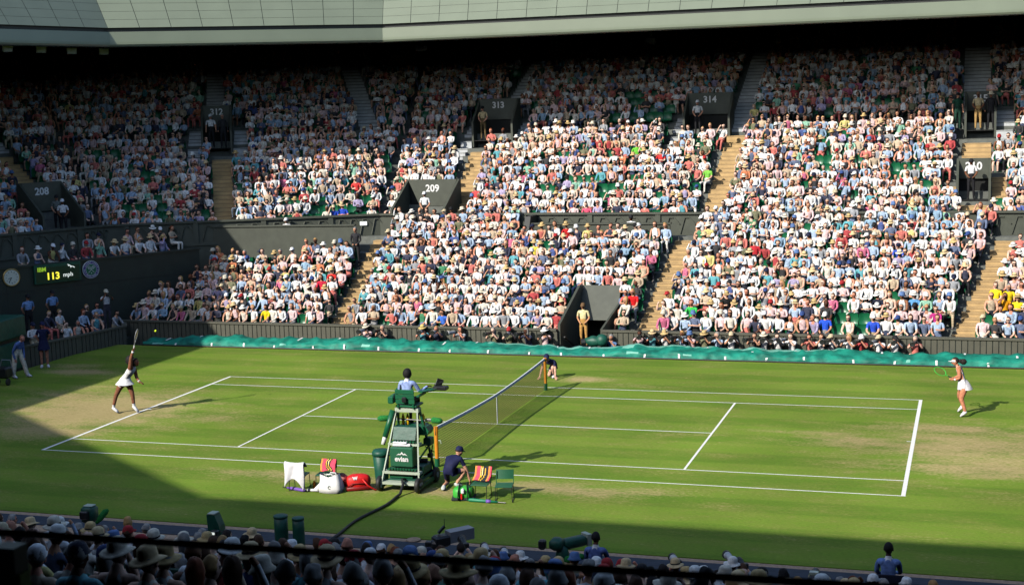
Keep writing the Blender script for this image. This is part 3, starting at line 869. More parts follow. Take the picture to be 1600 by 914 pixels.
e = tag(empty('equipment_cabinet', (-20.9, 3.0, 0)), 'long two tier dark green cabinet beside the bending line judge', 'cabinet')
b = MB().mt('cool_green' if False else 'cover'); b.bevbox((-21.1, 2.2, 1.62), (1.5, 7.4, 0.78), 0.04, rz=0.08); b.build('upper_case', e)
b = MB().mt('blackplastic'); b.box((-21.2, 2.2, 1.15), (1.3, 7.2, 0.16), rz=0.08); b.build('gap_board', e)
b = MB().mt('cover'); b.bevbox((-21.15, 2.2, 0.54), (1.4, 7.3, 1.06), 0.04, rz=0.08); b.build('lower_case', e)
b = MB().mt('signwhite'); b.prism([(p[0] * 0.17, p[1] * 0.17) for p in LEAP], (-20.37, 3.75, 1.66), (-0.08, 1, 0), z3, (1, 0.08, 0), 0.01); b.build('leaping_mark', e)
board_wall('low_wall', 'short dark parapet board between the cabinet and corner wall', (-25.6, 2.0), (-22.6, 8.0), 0.0, 0.9, 'dark')

# black baby buggy like equipment trolley at left edge
e = tag(empty('equipment_trolley', (-19.35, 2.6, 0)), 'black wheeled equipment trolley cut by the left edge of the picture', 'trolley')
b = MB().mt('blackplastic'); b.bevbox((-19.3, 2.75, 0.45), (0.5, 0.4, 0.4), 0.06); b.build('bag', e)
b = MB().mt('greycase'); b.tube([(-19.5, 2.6, 0.3), (-19.15, 2.5, 0.95), (-19.0, 2.75, 0.9), (-19.0, 2.9, 0.3)], 0.018, 6); b.build('handle', e)
for dx in (-0.2, 0.22):
    b = MB().mt('black'); b.lathe([(0.10, -0.03), (0.13, -0.015), (0.13, 0.015), (0.10, 0.03)], (-19.3 + dx, 2.65, 0.13), 14, ((0, 1, 0), (0, 0, 1), (1, 0, 0))); b.build('wheel', e)

# ---------------------------------------------------------------- net
net = tag(empty('tennis_net', (0, 0, 0)), 'tennis net with white top tape strung between two varnished wooden posts', 'net')
PY = 5.03
def ntop(y):
    return 0.914 + (1.07 - 0.914) * (abs(y) / PY) ** 1.6
for s in (-1, 1):
    b = MB().mt('wood')
    b.tube([(0, s * PY, 0.22), (0, s * PY, 0.85), (0, s * PY, 0.95), (0, s * PY, 1.07)], [0.052, 0.052, 0.06, 0.058], 12)
    if s < 0: b.mt('gap'); b.box((0.0, s * PY - 0.058, 0.97), (0.014, 0.01, 0.22))
    b.build('post', net)
    b = MB().mt('chair_green'); b.lathe([(0.065, 0), (0.065, 0.22), (0.05, 0.225)], (0, s * PY, 0), 12); b.build('post_base', net)
    b = MB().mt('alu'); b.tube([(0.06, s * PY, 0.7), (0.12, s * PY, 0.7), (0.13, s * PY, 0.62)], 0.012, 6); b.build('crank_handle', net)
b = MB().mt('net'); g = 0.066
y = -PY + 0.06
while y < PY - 0.05:
    b.bar((0, y, 0.03), (0, y, ntop(y) - 0.03), 0.0075); y += g
z = 0.05
while z < 1.02:
    n = 24; pts = []
    for i in range(n + 1):
        yy = -PY + 0.05 + (2 * PY - 0.1) * i / n
        pts.append((0, yy, z * ntop(yy) / 1.07))
    for i in range(n): b.bar(pts[i], pts[i + 1], 0.0075)
    z += g
b.build('netting', net)
b = MB().mt('tape'); n = 24
V = []
for i in range(n + 1):
    yy = -PY + 0.05 + (2 * PY - 0.1) * i / n; zz = ntop(yy)
    V += [(-0.020, yy, zz - 0.075), (-0.016, yy, zz), (0.016, yy, zz), (0.020, yy, zz - 0.075)]
b.add(V, [(4 * i + j, 4 * i + j + 1, 4 * i + 5 + j, 4 * i + 4 + j) for i in range(n) for j in range(3)]); b.build('top_tape', net)
b = MB().mt('tape'); b.box((0, 0, 0.455), (0.012, 0.055, 0.90)); b.build('centre_strap', net)

# ---------------------------------------------------------------- umpire chair
uc = tag(empty('umpire_chair', (0, -7.1, 0)), 'tall green wheeled umpire chair with pale ladder rails and steps', 'umpire chair')
def P(name, f, smooth=False, parent=uc):
    b = MB(); f(b); return b.build(name, parent, smooth)
yb0, yb1 = -7.62, -6.95         # rear ladder foot / top (our side)
def rail(sx):
    return (sx * 0.50, yb0, 0.10), (sx * 0.265, yb1, 1.98)
for s in (-1, 1):
    P('ladder_rail', lambda b: b.mt('alu').bar(*rail(s), 0.036, 0.055))
    P('leg', lambda b: b.mt('chair_green').bar((s * 0.50, -6.42, 0.12), (s * 0.28, -6.85, 1.98), 0.05, 0.05))
    P('base_beam', lambda b: b.mt('chair_green').bar((s * 0.50, yb0, 0.14), (s * 0.50, -6.42, 0.14), 0.06, 0.08))
P('base_cross_beam', lambda b: b.mt('chair_green').bar((-0.5, -6.42, 0.14), (0.5, -6.42, 0.14), 0.06, 0.08))
def lerp(a, c, t): return tuple(a[i] + (c[i] - a[i]) * t for i in range(3))
for zst in (0.22, 0.47, 1.13, 1.93):
    t = (zst - 0.10) / 1.88; a = lerp(*rail(-1), t); c = lerp(*rail(1), t)
    P('step', lambda b: b.mt('alu').box(((a[0] + c[0]) / 2, a[1] + 0.07, zst), (c[0] - a[0] + 0.08, 0.2, 0.06 if zst < 1.9 else 0.10)))
# slatted shelves (green) above the steps
for zst, w, yy in ((0.555, 0.66, -7.36), (1.20, 0.56, -7.16)):
    def sl(b):
        b.mt('cool_green').box((0, yy + 0.02, zst - 0.02), (w + 0.1, 0.30, 0.025))
        b.mt('chair_green')
        k = -w / 2
        while k < w / 2:
            b.box((k + 0.03, yy - 0.145, zst + 0.012), (0.036, 0.05, 0.04)); k += 0.075
    P('slatted_shelf', sl)
cooler = tag(empty('cool_box', (0, -7.25, 0.6)), 'green cool box lettered in white on the middle shelf of the umpire chair', 'cool box')
P('box_body', lambda b: b.mt('cool_green').bevbox((-0.01, -7.22, 0.84), (0.60, 0.42, 0.50), 0.03), parent=cooler)
P('lid', lambda b: b.mt('chair_green').bevbox((0.0, -7.2, 1.00 + 0.075), (0.56, 0.36, 0.035), 0.012), parent=cooler)
text_mesh('evian', 0.175, (0.0, -7.436, 0.80), (1, 0, 0), (0, 0, 1), 'signwhite', 'lettering', cooler, bold=0.006)
P('mountain_mark', lambda b: b.mt('signwhite').prism([(-0.15, 0), (-0.08, 0.05), (-0.05, 0.035), (0, 0.095), (0.045, 0.04), (0.075, 0.06), (0.15, 0), (0.07, 0.025), (0.03, 0.012), (0, 0.045), (-0.04, 0.012), (-0.08, 0.02)], (0.01, -7.434, 0.89), (1, 0, 0), (0, 0, 1), (0, -1, 0), 0.004), parent=cooler)
tw = MB().mt('cloth_white'); tw.bevbox((-0.03, -7.2, 1.13), (0.46, 0.34, 0.07), 0.02, rz=0.05); tw.bevbox((-0.06, -7.22, 1.185), (0.38, 0.3, 0.045), 0.018, rz=-0.08)
tag(tw.build('towels', loc=(-0.03, -7.2, 1.1)), 'folded white towels lying on top of the green cool box', 'towel')
def top_box(b):
    b.mt('cover'); b.prism([(-0.17, 0), (0.15, 0), (0.15, 0.30), (-0.06, 0.30)], (-0.30, -7.08, 1.24), (0, 1, 0), (0, 0, 1), (1, 0, 0), 0.6)
P('document_box', top_box)
def arch(b):
    b.mt('signwhite')
    for r in (0.10, 0.135, 0.065):
        pts = [(-0.0 + r * 1.2 * math.cos(a), -7.228 + 0.05 * (0.5 + math.sin(a)) , 1.30 + r * 1.15 * math.sin(a)) for a in np.linspace(0.1, 3.04, 12)]
        b.tube(pts, 0.006, 4)
P('shelf_emblem', arch)
P('foot_board', lambda b: b.mt('chair_green').box((0.02, -6.62, 1.48), (0.62, 0.5, 0.04)))
P('side_tray', lambda b: b.mt('chair_green').prism([(-0.17, 0.06), (-0.1, -0.11), (0.12, -0.11), (0.17, 0.0), (0.1, 0.1), (-0.17, 0.11)], (0.36, -6.9, 1.40), (1, 0, 0), (0, 0, 1), (0, 1, 0), 0.36))
P('lower_deck', lambda b: b.mt('cover').box((0.06, -6.95, 0.27), (0.86, 0.9, 0.05)))
P('equipment_box', lambda b: b.mt('cover').bevbox((0.30, -6.85, 0.42), (0.30, 0.62, 0.28), 0.02))
P('side_board', lambda b: b.mt('chair_green').prism([(-7.5, 0.24), (-6.5, 0.24), (-6.6, 0.36), (-7.3, 0.36)], (0.42, 0, 0), (0, 1, 0), (0, 0, 1), (1, 0, 0), 0.03))
P('brace', lambda b: b.mt('chair_green').bar((-0.43, -7.35, 0.8), (-0.40, -6.6, 0.95), 0.035))
P('brace', lambda b: b.mt('chair_green').bar((0.43, -7.35, 0.8), (0.40, -6.6, 0.95), 0.035))
P('battery_case', lambda b: b.mt('chair_green').bevbox((-0.05, -7.25, 0.36), (0.62, 0.3, 0.12), 0.02))
P('seat', lambda b: b.mt('chair_green').bevbox((0, -6.78, 2.03), (0.56, 0.5, 0.06), 0.02))
def back(b):
    b.mt('chair_green')
    for k in range(3):
        b.bevbox((0, -7.06 - 0.015 * k, 2.16 + 0.125 * k), (0.50, 0.03, 0.115), 0.008)
    b.bar((-0.2, -7.03, 1.98), (-0.2, -7.08, 2.5), 0.035); b.bar((0.2, -7.03, 1.98), (0.2, -7.08, 2.5), 0.035)
P('backrest', back)
P('back_clamp', lambda b: b.mt('blackplastic').bevbox((0.0, -7.12, 2.22), (0.12, 0.06, 0.14), 0.02))
for s in (-1, 1): P('armrest', lambda b: b.mt('chair_green').bevbox((s * 0.34, -6.82, 2.30), (0.08, 0.5, 0.05), 0.015))
P('side_box', lambda b: b.mt('chair_green').bevbox((-0.36, -7.0, 2.20), (0.14, 0.3, 0.18), 0.02))
P('desk_arm', lambda b: b.mt('chair_green').prism([(0.30, -6.9), (0.42, -6.95), (0.75, -6.42), (0.68, -6.30), (0.3, -6.5)], (0, 0, 2.37), (1, 0, 0), (0, 1, 0), (0, 0, 1), 0.035))
P('desk_edge', lambda b: b.mt('blackplastic').bevbox((0.72, -6.45, 2.41), (0.36, 0.22, 0.10), 0.02))
P('cross_tube', lambda b: b.mt('blackplastic').tube([(-0.55, -6.75, 1.66), (0.60, -6.75, 1.62)], 0.018, 6))
for s in (-1, 1):
    P('microphone', lambda b: (b.mt('furry').tube([(s * 0.56, -6.75, 1.66), (s * 0.60, -6.77, 1.66), (s * 0.80, -6.80, 1.65), (s * 0.86, -6.80, 1.65)], [0.03, 0.075, 0.075, 0.04], 10)), True)
    P('microphone_clamp', lambda b: b.mt('blackplastic').tube([(s * 0.40, -6.75, 1.66), (s * 0.56, -6.75, 1.66)], 0.035, 6))
for x in (-0.22, -0.10):
    o = MB().mt('yellow').lathe([(0.036, 0), (0.038, 0.02), (0.038, 0.2), (0.02, 0.25), (0.02, 0.28)], (x, -6.70, 1.50), 10).build('bottle', None, True, loc=(x, -6.7, 1.5))
    tag(o, 'yellow drinks bottle at the left of the umpire footboard' if x < -0.2 else 'yellow drinks bottle nearer the umpire shoes on the footboard', 'bottle')
o = MB().mt('yellow').lathe([(0.036, 0), (0.04, 0.02), (0.04, 0.24), (0.02, 0.29), (0.02, 0.31)], (0.33, -6.72, 1.49), 10).build('bottle', None, True, loc=(0.33, -6.72, 1.49))
tag(o, 'yellow drinks bottle in the right hand tray of the umpire chair', 'bottle')
P('umbrella_tube', lambda b: b.mt('chair_green').tube([(-0.52, -7.2, 1.28), (-0.36, -7.0, 1.92)], [0.07, 0.075], 12), True)
tag(MB().mt('strap').tube([(-0.56, -7.25, 1.10), (-0.515, -7.195, 1.30)], [0.05, 0.055], 10).build('umbrella', None, True, loc=(-0.54, -7.22, 1.2)), 'rolled pale umbrella tip hanging out of the green tube', 'umbrella')
P('side_arm', lambda b: b.mt('chair_green').bar((0.25, -6.95, 1.02), (0.42, -6.6, 1.02), 0.05))
P('monitor', lambda b: b.mt('cover').bevbox((0.40, -6.6, 1.08), (0.20, 0.24, 0.2), 0.02))
def camr(b):
    b.mt('blackplastic').tube([(0.12, -6.8, 0.62), (0.40, -6.7, 0.6)], [0.05, 0.06], 10); b.bevbox((0.44, -6.62, 0.72), (0.13, 0.12, 0.12), 0.02)
    b.bar((0.32, -6.65, 0.95), (0.50, -6.5, 0.78), 0.025); b.bar((0.44, -6.62, 0.5), (0.50, -6.6, 0.98), 0.025)
P('mounted_camera', camr)
for (x, y) in ((-0.56, -7.52), (0.47, -7.55), (-0.5, -6.42), (0.50, -6.45)):
    w = P('wheel', lambda b: b.mt('black').lathe([(0.09, -0.05), (0.17, -0.055), (0.19, -0.03), (0.19, 0.03), (0.17, 0.055), (0.09, 0.05)], (x, y, 0.19), 20, ((0, 1, 0), (0, 0, 1), (1, 0, 0))), True)
    P('hub', lambda b: b.mt('greycase').lathe([(0.07, -0.06), (0.07, 0.06)], (x, y, 0.19), 12, ((0, 1, 0), (0, 0, 1), (1, 0, 0))), parent=w)
def hose(b):
    pts = [(0.02, -7.30, 0.28), (0.06, -7.60, 0.33), (0.13, -7.72, 0.26), (0.12, -7.9, 0.06)]
    for i in range(12):
        t = i / 11; pts.append((0.10 - 0.20 * t + 0.06 * math.sin(t * 9), -8.1 - 3.9 * t, 0.035))
    b.mt('black').tube(pts, 0.035, 8)
h = MB(); hose(h); tag(h.build('cable_hose', None, True, loc=(0.1, -9, 0)), 'thick black cable run from the umpire chair to the court side', 'cable')
bn = tag(empty('litter_bin', (-0.80, -6.85, 0)), 'dark green tapering bin at the left side of the umpire chair', 'bin')
MB().mt('cover').lathe([(0.15, 0), (0.16, 0.02), (0.21, 0.74), (0.19, 0.75), (0.17, 0.6)], (-0.80, -6.85, 0), 18).build('bin_body', bn, True)
MB().mt('cover').lathe([(0.225, 0.72), (0.23, 0.80), (0.19, 0.86), (0.05, 0.87)], (-0.80, -6.85, 0), 18).build('lid', bn, True)
# ---------------------------------------------------------------- people
def skin_mesh(J, E, root, sub):
    names = list(J); ix = {n: i for i, n in enumerate(names)}
    me = bpy.data.meshes.new('t'); me.from_pydata([J[n][0] for n in names], [(ix[a], ix[c]) for a, c in E], [])
    o = bpy.data.objects.new('t', me); COL.objects.link(o)
    md = o.modifiers.new('s', 'SKIN'); md.use_smooth_shade = True
    for n, v in zip(names, me.skin_vertices[0].data):
        r = J[n][1]; v.radius = (r, r) if np.isscalar(r) else r
        v.use_root = (n == root)
    if sub:
        q = o.modifiers.new('u', 'SUBSURF'); q.levels = sub; q.render_levels = sub
    dg = bpy.context.evaluated_depsgraph_get()
    e = bpy.data.meshes.new_from_object(o.evaluated_get(dg))
    V = np.empty(len(e.vertices) * 3); e.vertices.foreach_get('co', V); V = V.reshape(-1, 3)
    F = [tuple(p.vertices) for p in e.polygons]
    bpy.data.objects.remove(o); bpy.data.meshes.remove(me); bpy.data.meshes.remove(e)
    return V, F

def seg_near(c, J, bones):
    """index of the nearest bone and parameter along it for each point"""
    best = np.full(len(c), 1e9); bi = np.zeros(len(c), int); bt = np.zeros(len(c))
    for k, (a, e) in enumerate(bones):
        A = np.array(J[a][0]); B = np.array(J[e][0]); d = B - A; L2 = max(1e-9, d @ d)
        t = np.clip(((c - A) @ d) / L2, 0, 1); q = A + t[:, None] * d
        ra = J[a][1]; rb = J[e][1]
        ra = ra if np.isscalar(ra) else sum(ra) / 2; rb = rb if np.isscalar(rb) else sum(rb) / 2
        dist = np.linalg.norm(c - q, axis=1) - (ra + (rb - ra) * t) * 0.9
        m = dist < best
        best[m] = dist[m]; bi[m] = k; bt[m] = t[m]
    return bi, bt

EDG = [('pelvis', 'belly'), ('belly', 'chest'), ('chest', 'neck'), ('neck', 'skull'),
       ('chest', 'shL'), ('shL', 'elL'), ('elL', 'wrL'), ('wrL', 'haL'), ('chest', 'shR'), ('shR', 'elR'), ('elR', 'wrR'), ('wrR', 'haR'),
       ('pelvis', 'hiL'), ('hiL', 'knL'), ('knL', 'anL'), ('anL', 'toL'), ('pelvis', 'hiR'), ('hiR', 'knR'), ('knR', 'anR'), ('anR', 'toR')]
BREG = ['pelvis', 'torso', 'upper', 'neck', 'shoulder', 'uarm', 'farm', 'hand', 'shoulder', 'uarm', 'farm', 'hand', 'hip', 'thigh', 'shin', 'foot', 'hip', 'thigh', 'shin', 'foot']
RG = {n: i for i, n in enumerate(['pelvis', 'torso', 'upper', 'neck', 'shoulder', 'uarm', 'farm', 'hand', 'hip', 'thigh', 'shin', 'foot', 'face', 'glass', 'mouth'])}
RADII = dict(pelvis=(0.15, 0.115), belly=(0.125, 0.10), chest=(0.150, 0.115), neck=0.052, skull=0.05, sh=0.062, el=0.045, wr=0.031, ha=(0.038, 0.024), hi=0.095, kn=0.06, an=0.04, to=0.034)
def joints(**k):
    """positions -> {name: (pos, radius)}; missing limbs keep the given dict"""
    out = {}
    for n, p in k.items():
        key = n if n in RADII else n[:2]
        out[n] = (tuple(p), RADII[key])
    return out

def head_arrays(nl=12, nr=9, glasses=True):
    """head centred at 0, facing -Y, radius about 0.1; all quads"""
    V = []; n = nl
    for i in range(nr + 1):
        ph = math.pi * (0.03 + 0.94 * i / nr)
        for k in range(n):
            t = 2 * math.pi * k / n
            x = math.sin(ph) * math.cos(t) * 0.077; y = math.sin(ph) * math.sin(t) * 0.095; z = math.cos(ph) * 0.118
            if z < -0.03: x *= 0.86; y = y * 0.86 - 0.008
            V.append([x, y, z])
    V = np.array(V)
    F = []
    for i in range(nr):
        for k in range(n):
            l = (k + 1) % n; F.append((i * n + l, i * n + k, (i + 1) * n + k, (i + 1) * n + l))
    # nose
    d = V - np.array([0, -0.095, -0.012]); m = np.linalg.norm(d * np.array([1.6, 1, 0.8]), axis=1) < 0.035
    V[m, 1] -= 0.02
    C = V[np.array(F)].mean(axis=1)
    reg = np.full(len(F), RG['face'])
    if glasses:
        reg[(C[:, 1] < -0.045) & (C[:, 2] > 0.0) & (C[:, 2] < 0.034)] = RG['glass']
    reg[(C[:, 1] < -0.06) & (C[:, 2] < -0.05) & (C[:, 2] > -0.075) & (abs(C[:, 0]) < 0.03)] = RG['mouth']
    return V, F, reg

def hair_arrays(style, nl=12, nr=8):
    V = []; n = nl
    for i in range(nr + 1):
        ph = math.pi * (0.03 + 0.94 * i / nr)
        for k in range(n):
            t = 2 * math.pi * k / n
            q = np.array([math.sin(ph) * math.cos(t), math.sin(ph) * math.sin(t), math.cos(ph)])
            x, y, z = q[0] * 0.090, q[1] * 0.108 + 0.008, q[2] * 0.128 + 0.004
            front = q[1] < -0.25
            if front and q[2] < 0.55: x *= 0.7; y *= 0.35; z = min(z, 0.05)
            elif style == 'short' and q[2] < -0.15: x *= 0.75; y *= 0.72; z = max(z, -0.05)
            elif style == 'long' and q[2] < 0:
                z = z - 0.10 * (-q[2]) ** 0.8; x *= 1.0 - 0.12 * (-q[2]); y = max(y, 0.0) * 0.8 + 0.02
            elif style == 'afro': x *= 1.25; y *= 1.18; z = z * 1.05
            elif style == 'bald': x *= 0.95; y = max(y, 0.02) if q[2] < 0.2 else y * 0.6; z = min(z, 0.02) if True else z
            V.append([x, y, z])
    F = []
    for i in range(nr):
        for k in range(n):
            l = (k + 1) % n; F.append((i * n + l, i * n + k, (i + 1) * n + k, (i + 1) * n + l))
    return np.array(V), F

def hat_arrays(style, n=14):
    if style == 'brim':
        prof = [(0.004, 0.165), (0.055, 0.162), (0.088, 0.135), (0.098, 0.075), (0.100, 0.05), (0.150, 0.036), (0.176, 0.024), (0.172, 0.018), (0.10, 0.036)]
    elif style == 'bucket':
        prof = [(0.004, 0.150), (0.07, 0.145), (0.090, 0.12), (0.100, 0.05), (0.138, 0.012), (0.134, 0.008), (0.096, 0.04)]
    else:
        prof = [(0.004, 0.142), (0.05, 0.136), (0.082, 0.11), (0.098, 0.06), (0.101, 0.03), (0.102, 0.025), (0.099, 0.020)]
    V = []
    for i, (r, z) in enumerate(prof):
        for k in range(n):
            t = 2 * math.pi * k / n
            rr = r; zz = z
            if style == 'cap' and i in (4, 5):
                g = max(0.0, -math.sin(t)) ** 3; rr = r + 0.085 * g; zz = z - 0.004 * g
            if style == 'brim' and i in (5, 6, 7): zz = z + 0.014 * math.cos(2 * t)
            V.append([rr * math.cos(t) * 0.93, rr * math.sin(t) * 1.08 + 0.004, zz])
    F = []; band = []
    for i in range(len(prof) - 1):
        for k in range(n):
            l = (k + 1) % n; F.append((i * n + l, i * n + k, (i + 1) * n + k, (i + 1) * n + l)); band.append(1 if (i == 3 and style == 'brim') else 0)
    return np.array(V), F, np.array(band)

def seated(mode, lean=0.0, spread=0.0, low=False):
    zc = 0.40 if not low else 0.14
    d = dict(pelvis=(0, 0.05, zc + 0.09), belly=(0, 0.055 - lean * 0.3, zc + 0.26), chest=(0, 0.06 - lean * 0.8, zc + 0.46), neck=(0, 0.055 - lean * 1.1, zc + 0.63), skull=(0, 0.04 - lean * 1.2, zc + 0.72),
             hiL=(0.085, 0.0, zc + 0.07), knL=(0.10 + spread, -0.40, zc + 0.09), anL=(0.10 + spread, -0.38, 0.08), toL=(0.11 + spread, -0.52, 0.04),
             shL=(0.175, 0.06 - lean * 0.9, zc + 0.555))
    if low: d['knL'] = (0.17 + spread, -0.33, 0.42); d['anL'] = (0.15 + spread, -0.52, 0.08); d['toL'] = (0.16 + spread, -0.64, 0.04)
    arms = {'lap': ((0.215, 0.0 - lean, zc + 0.32), (0.12, -0.22 - lean * .5, zc + 0.20), (0.06, -0.28 - lean * .5, zc + 0.19)),
            'cross': ((0.225, -0.05 - lean, zc + 0.33), (0.06, -0.19 - lean, zc + 0.36), (-0.04, -0.20 - lean, zc + 0.38)),
            'knees': ((0.205, -0.14 - lean, zc + 0.28), (0.12, -0.34, zc + 0.22), (0.09, -0.40, zc + 0.19)),
            'brow': ((0.24, -0.16 - lean, zc + 0.50), (0.14, -0.16 - lean, zc + 0.76), (0.08, -0.15 - lean, zc + 0.83)),
            'camera': ((0.24, -0.14 - lean, zc + 0.46), (0.10, -0.22 - lean, zc + 0.66), (0.05, -0.23 - lean, zc + 0.70)),
            'back': ((0.30, 0.10, zc + 0.40), (0.42, 0.14, zc + 0.42), (0.46, 0.13, zc + 0.43))}
    a = arms[mode[0]]; d['elL'], d['wrL'], d['haL'] = a
    a = arms[mode[1]]; d['elR'], d['wrR'], d['haR'] = [(-p[0], p[1], p[2]) for p in a]
    d['shR'] = (-d['shL'][0], *d['shL'][1:])
    for k in ('hi', 'kn', 'an', 'to'): d[k + 'R'] = (-d[k + 'L'][0], *d[k + 'L'][1:])
    return d
def standing(mode='down'):
    d = dict(pelvis=(0, 0, 0.96), belly=(0, 0.0, 1.12), chest=(0, 0.0, 1.32), neck=(0, 0.005, 1.48), skull=(0, -0.01, 1.57), shL=(0.18, 0, 1.42),
             hiL=(0.09, 0, 0.90), knL=(0.10, -0.01, 0.50), anL=(0.11, 0.02, 0.09), toL=(0.13, -0.13, 0.04))
    arms = {'down': ((0.235, 0.02, 1.14), (0.25, -0.04, 0.90), (0.25, -0.06, 0.82)), 'front': ((0.235, 0.0, 1.15), (0.10, -0.14, 0.98), (0.04, -0.16, 0.95)),
            'camera': ((0.25, -0.12, 1.30), (0.12, -0.24, 1.50), (0.07, -0.26, 1.54)), 'behind': ((0.24, 0.06, 1.16), (0.14, 0.14, 0.98), (0.06, 0.15, 0.95))}
    a = arms[mode]; d['elL'], d['wrL'], d['haL'] = a
    d['elR'], d['wrR'], d['haR'] = [(-p[0], p[1], p[2]) for p in a]
    d['shR'] = (-0.18, 0, 1.42)
    for k in ('hi', 'kn', 'an', 'to'): d[k + 'R'] = (-d[k + 'L'][0], *d[k + 'L'][1:])
    return d

def template(pos, sub):
    J = joints(**pos)
    V, F = skin_mesh(J, EDG, 'pelvis', sub)
    F = np.array(F)
    C = V[F].mean(axis=1)
    bi, bt = seg_near(C, J, EDG)
    reg = np.array([RG[BREG[i]] for i in bi])
    return dict(V=V, F=F, reg=reg, t=bt, hc=np.array(pos['skull']) + np.array([0, -0.025, 0.045]))
HV, HF, HR = head_arrays(); HF = np.array(HF)
HV0, HF0, HR0 = head_arrays(8, 6); HF0 = np.array(HF0)
HAIR = {s: hair_arrays(s) for s in ('short', 'long', 'afro')}
HAIR0 = {s: hair_arrays(s, 8, 5) for s in ('short', 'long', 'afro')}
HATS = {s: hat_arrays(s) for s in ('brim', 'bucket', 'cap')}
HATS0 = {s: hat_arrays(s, 8) for s in ('brim', 'bucket', 'cap')}
MODES = [(('lap', 'lap'), 0.0, 0.02), (('cross', 'cross'), 0.0, 0.04), (('knees', 'knees'), 0.14, 0.08), (('lap', 'brow'), 0.02, 0.0), (('lap', 'cross'), 0.05, 0.03), (('knees', 'lap'), 0.09, 0.05), (('cross', 'lap'), 0.0, 0.1), (('lap', 'knees'), 0.03, 0.0)]
TS1 = [template(seated(*m), 1) for m in MODES]
TS0 = TS1[:6]
TPH = [template(seated(('camera', 'camera'), l, 0.0, True), 1) for l in (0.04, 0.12)]
TCAM = template(seated(('camera', 'camera'), 0.04, 0.02), 1)
TST = {m: template(standing(m), 1) for m in ('down', 'front', 'camera', 'behind')}

SKINS = [(226, 176, 148), (214, 160, 130), (232, 188, 164), (200, 146, 114), (222, 150, 122), (238, 196, 172)]
DARKSK = [(92, 58, 42), (120, 78, 54), (150, 102, 74)]
TOPS = [('white', (248, 248, 246), 42), ('cream', (236, 228, 210), 10), ('pale blue', (170, 196, 226), 15), ('sky blue', (140, 178, 208), 3), ('pale pink', (240, 202, 202), 13), ('coral', (220, 112, 98), 4.5),
        ('navy', (34, 40, 72), 5), ('black', (34, 34, 38), 4.5), ('grey', (156, 160, 166), 6), ('slate blue', (92, 108, 142), 4), ('red', (186, 44, 48), 1.8), ('turquoise', (84, 174, 186), 2.2), ('yellow', (228, 212, 120), 1.3),
        ('beige', (204, 180, 148), 6), ('lilac', (178, 164, 204), 3), ('mint green', (146, 206, 176), 2), ('emerald green', (50, 140, 90), 0.5), ('rose pink', (214, 100, 140), 1.6), ('royal blue', (60, 86, 156), 1.2), ('orange', (226, 128, 72), 0.8), ('olive', (120, 120, 84), 2)]
TW = np.array([t[2] for t in TOPS], float); TW /= TW.sum()
BOTS = [(232, 228, 216), (196, 178, 146), (60, 70, 96), (36, 40, 52), (110, 126, 156), (214, 120, 110), (150, 150, 150), (30, 30, 34)]
HAIRC = [('dark', (38, 28, 22)), ('brown', (84, 56, 36)), ('fair', (186, 146, 92)), ('grey', (156, 152, 146)), ('black', (20, 18, 18)), ('auburn', (128, 66, 36))]
HATC = {'brim': [('straw hat', (222, 194, 146)), ('straw hat', (206, 176, 120)), ('white sun hat', (240, 238, 230)), ('pale sun hat', (232, 220, 196))],
        'bucket': [('white bucket hat', (240, 240, 236)), ('pale bucket hat', (214, 206, 186)), ('blue bucket hat', (90, 120, 170))],
        'cap': [('navy cap', (26, 32, 60)), ('white cap', (238, 238, 238)), ('black cap', (26, 26, 28)), ('red cap', (170, 40, 44)), ('blue cap', (50, 74, 130)), ('white cap', (232, 232, 228)), ('beige cap', (200, 184, 150))]}

def spec(rs, hatp=0.42, shade=False, back=False):
    d = {}
    k = rs.choice(len(TOPS), p=TW); d['top'] = TOPS[k][0]; c = np.array(lin(TOPS[k][1])); c = (c * 0.88 + c.mean() * 0.08 + 0.03) * rs.uniform(0.86, 1.0); d['topc'] = tuple(c)
    d['skin'] = lin(SKINS[rs.randint(len(SKINS))] if rs.rand() > 0.07 else DARKSK[rs.randint(3)])
    d['bot'] = lin(BOTS[rs.randint(len(BOTS))])
    hw = [0.22, 0.28, 0.17, 0.15, 0.1, 0.08] if not back else [0.12, 0.22, 0.16, 0.40, 0.06, 0.04]
    h = HAIRC[rs.choice(6, p=hw)]; d['hair'] = h[0]; d['hairc'] = lin(h[1])
    d['hs'] = 'long' if rs.rand() < (0.2 if back else 0.36) else 'short'
    d['sleeve'] = rs.choice(['none', 'short', 'long'], p=[0.17, 0.40, 0.43]); d['shorts'] = rs.rand() < 0.35
    d['glass'] = rs.rand() < 0.55
    d['hat'] = None
    if rs.rand() < hatp:
        st = rs.choice(['brim', 'bucket', 'cap'], p=[0.5, 0.18, 0.32]); hc = HATC[st][rs.randint(len(HATC[st]))]
        d['hat'] = st; d['hatn'] = hc[0]; d['hatc'] = lin(hc[1]); d['bandc'] = lin((40, 36, 34)) if rs.rand() < 0.6 else lin(hc[1])
    d['neckl'] = rs.rand() < 0.35
    d['yaw'] = rs.normal(0, 0.25) - 0.35 * (rs.rand() < 0.4); d['tilt'] = rs.normal(0, 0.08); d['pit'] = rs.normal(0.05, 0.1)
    d['sc'] = rs.uniform(0.93, 1.05); d['shear'] = tuple(rs.normal(0, 0.07, 2)) + (rs.uniform(0.94, 1.06),)
    return d

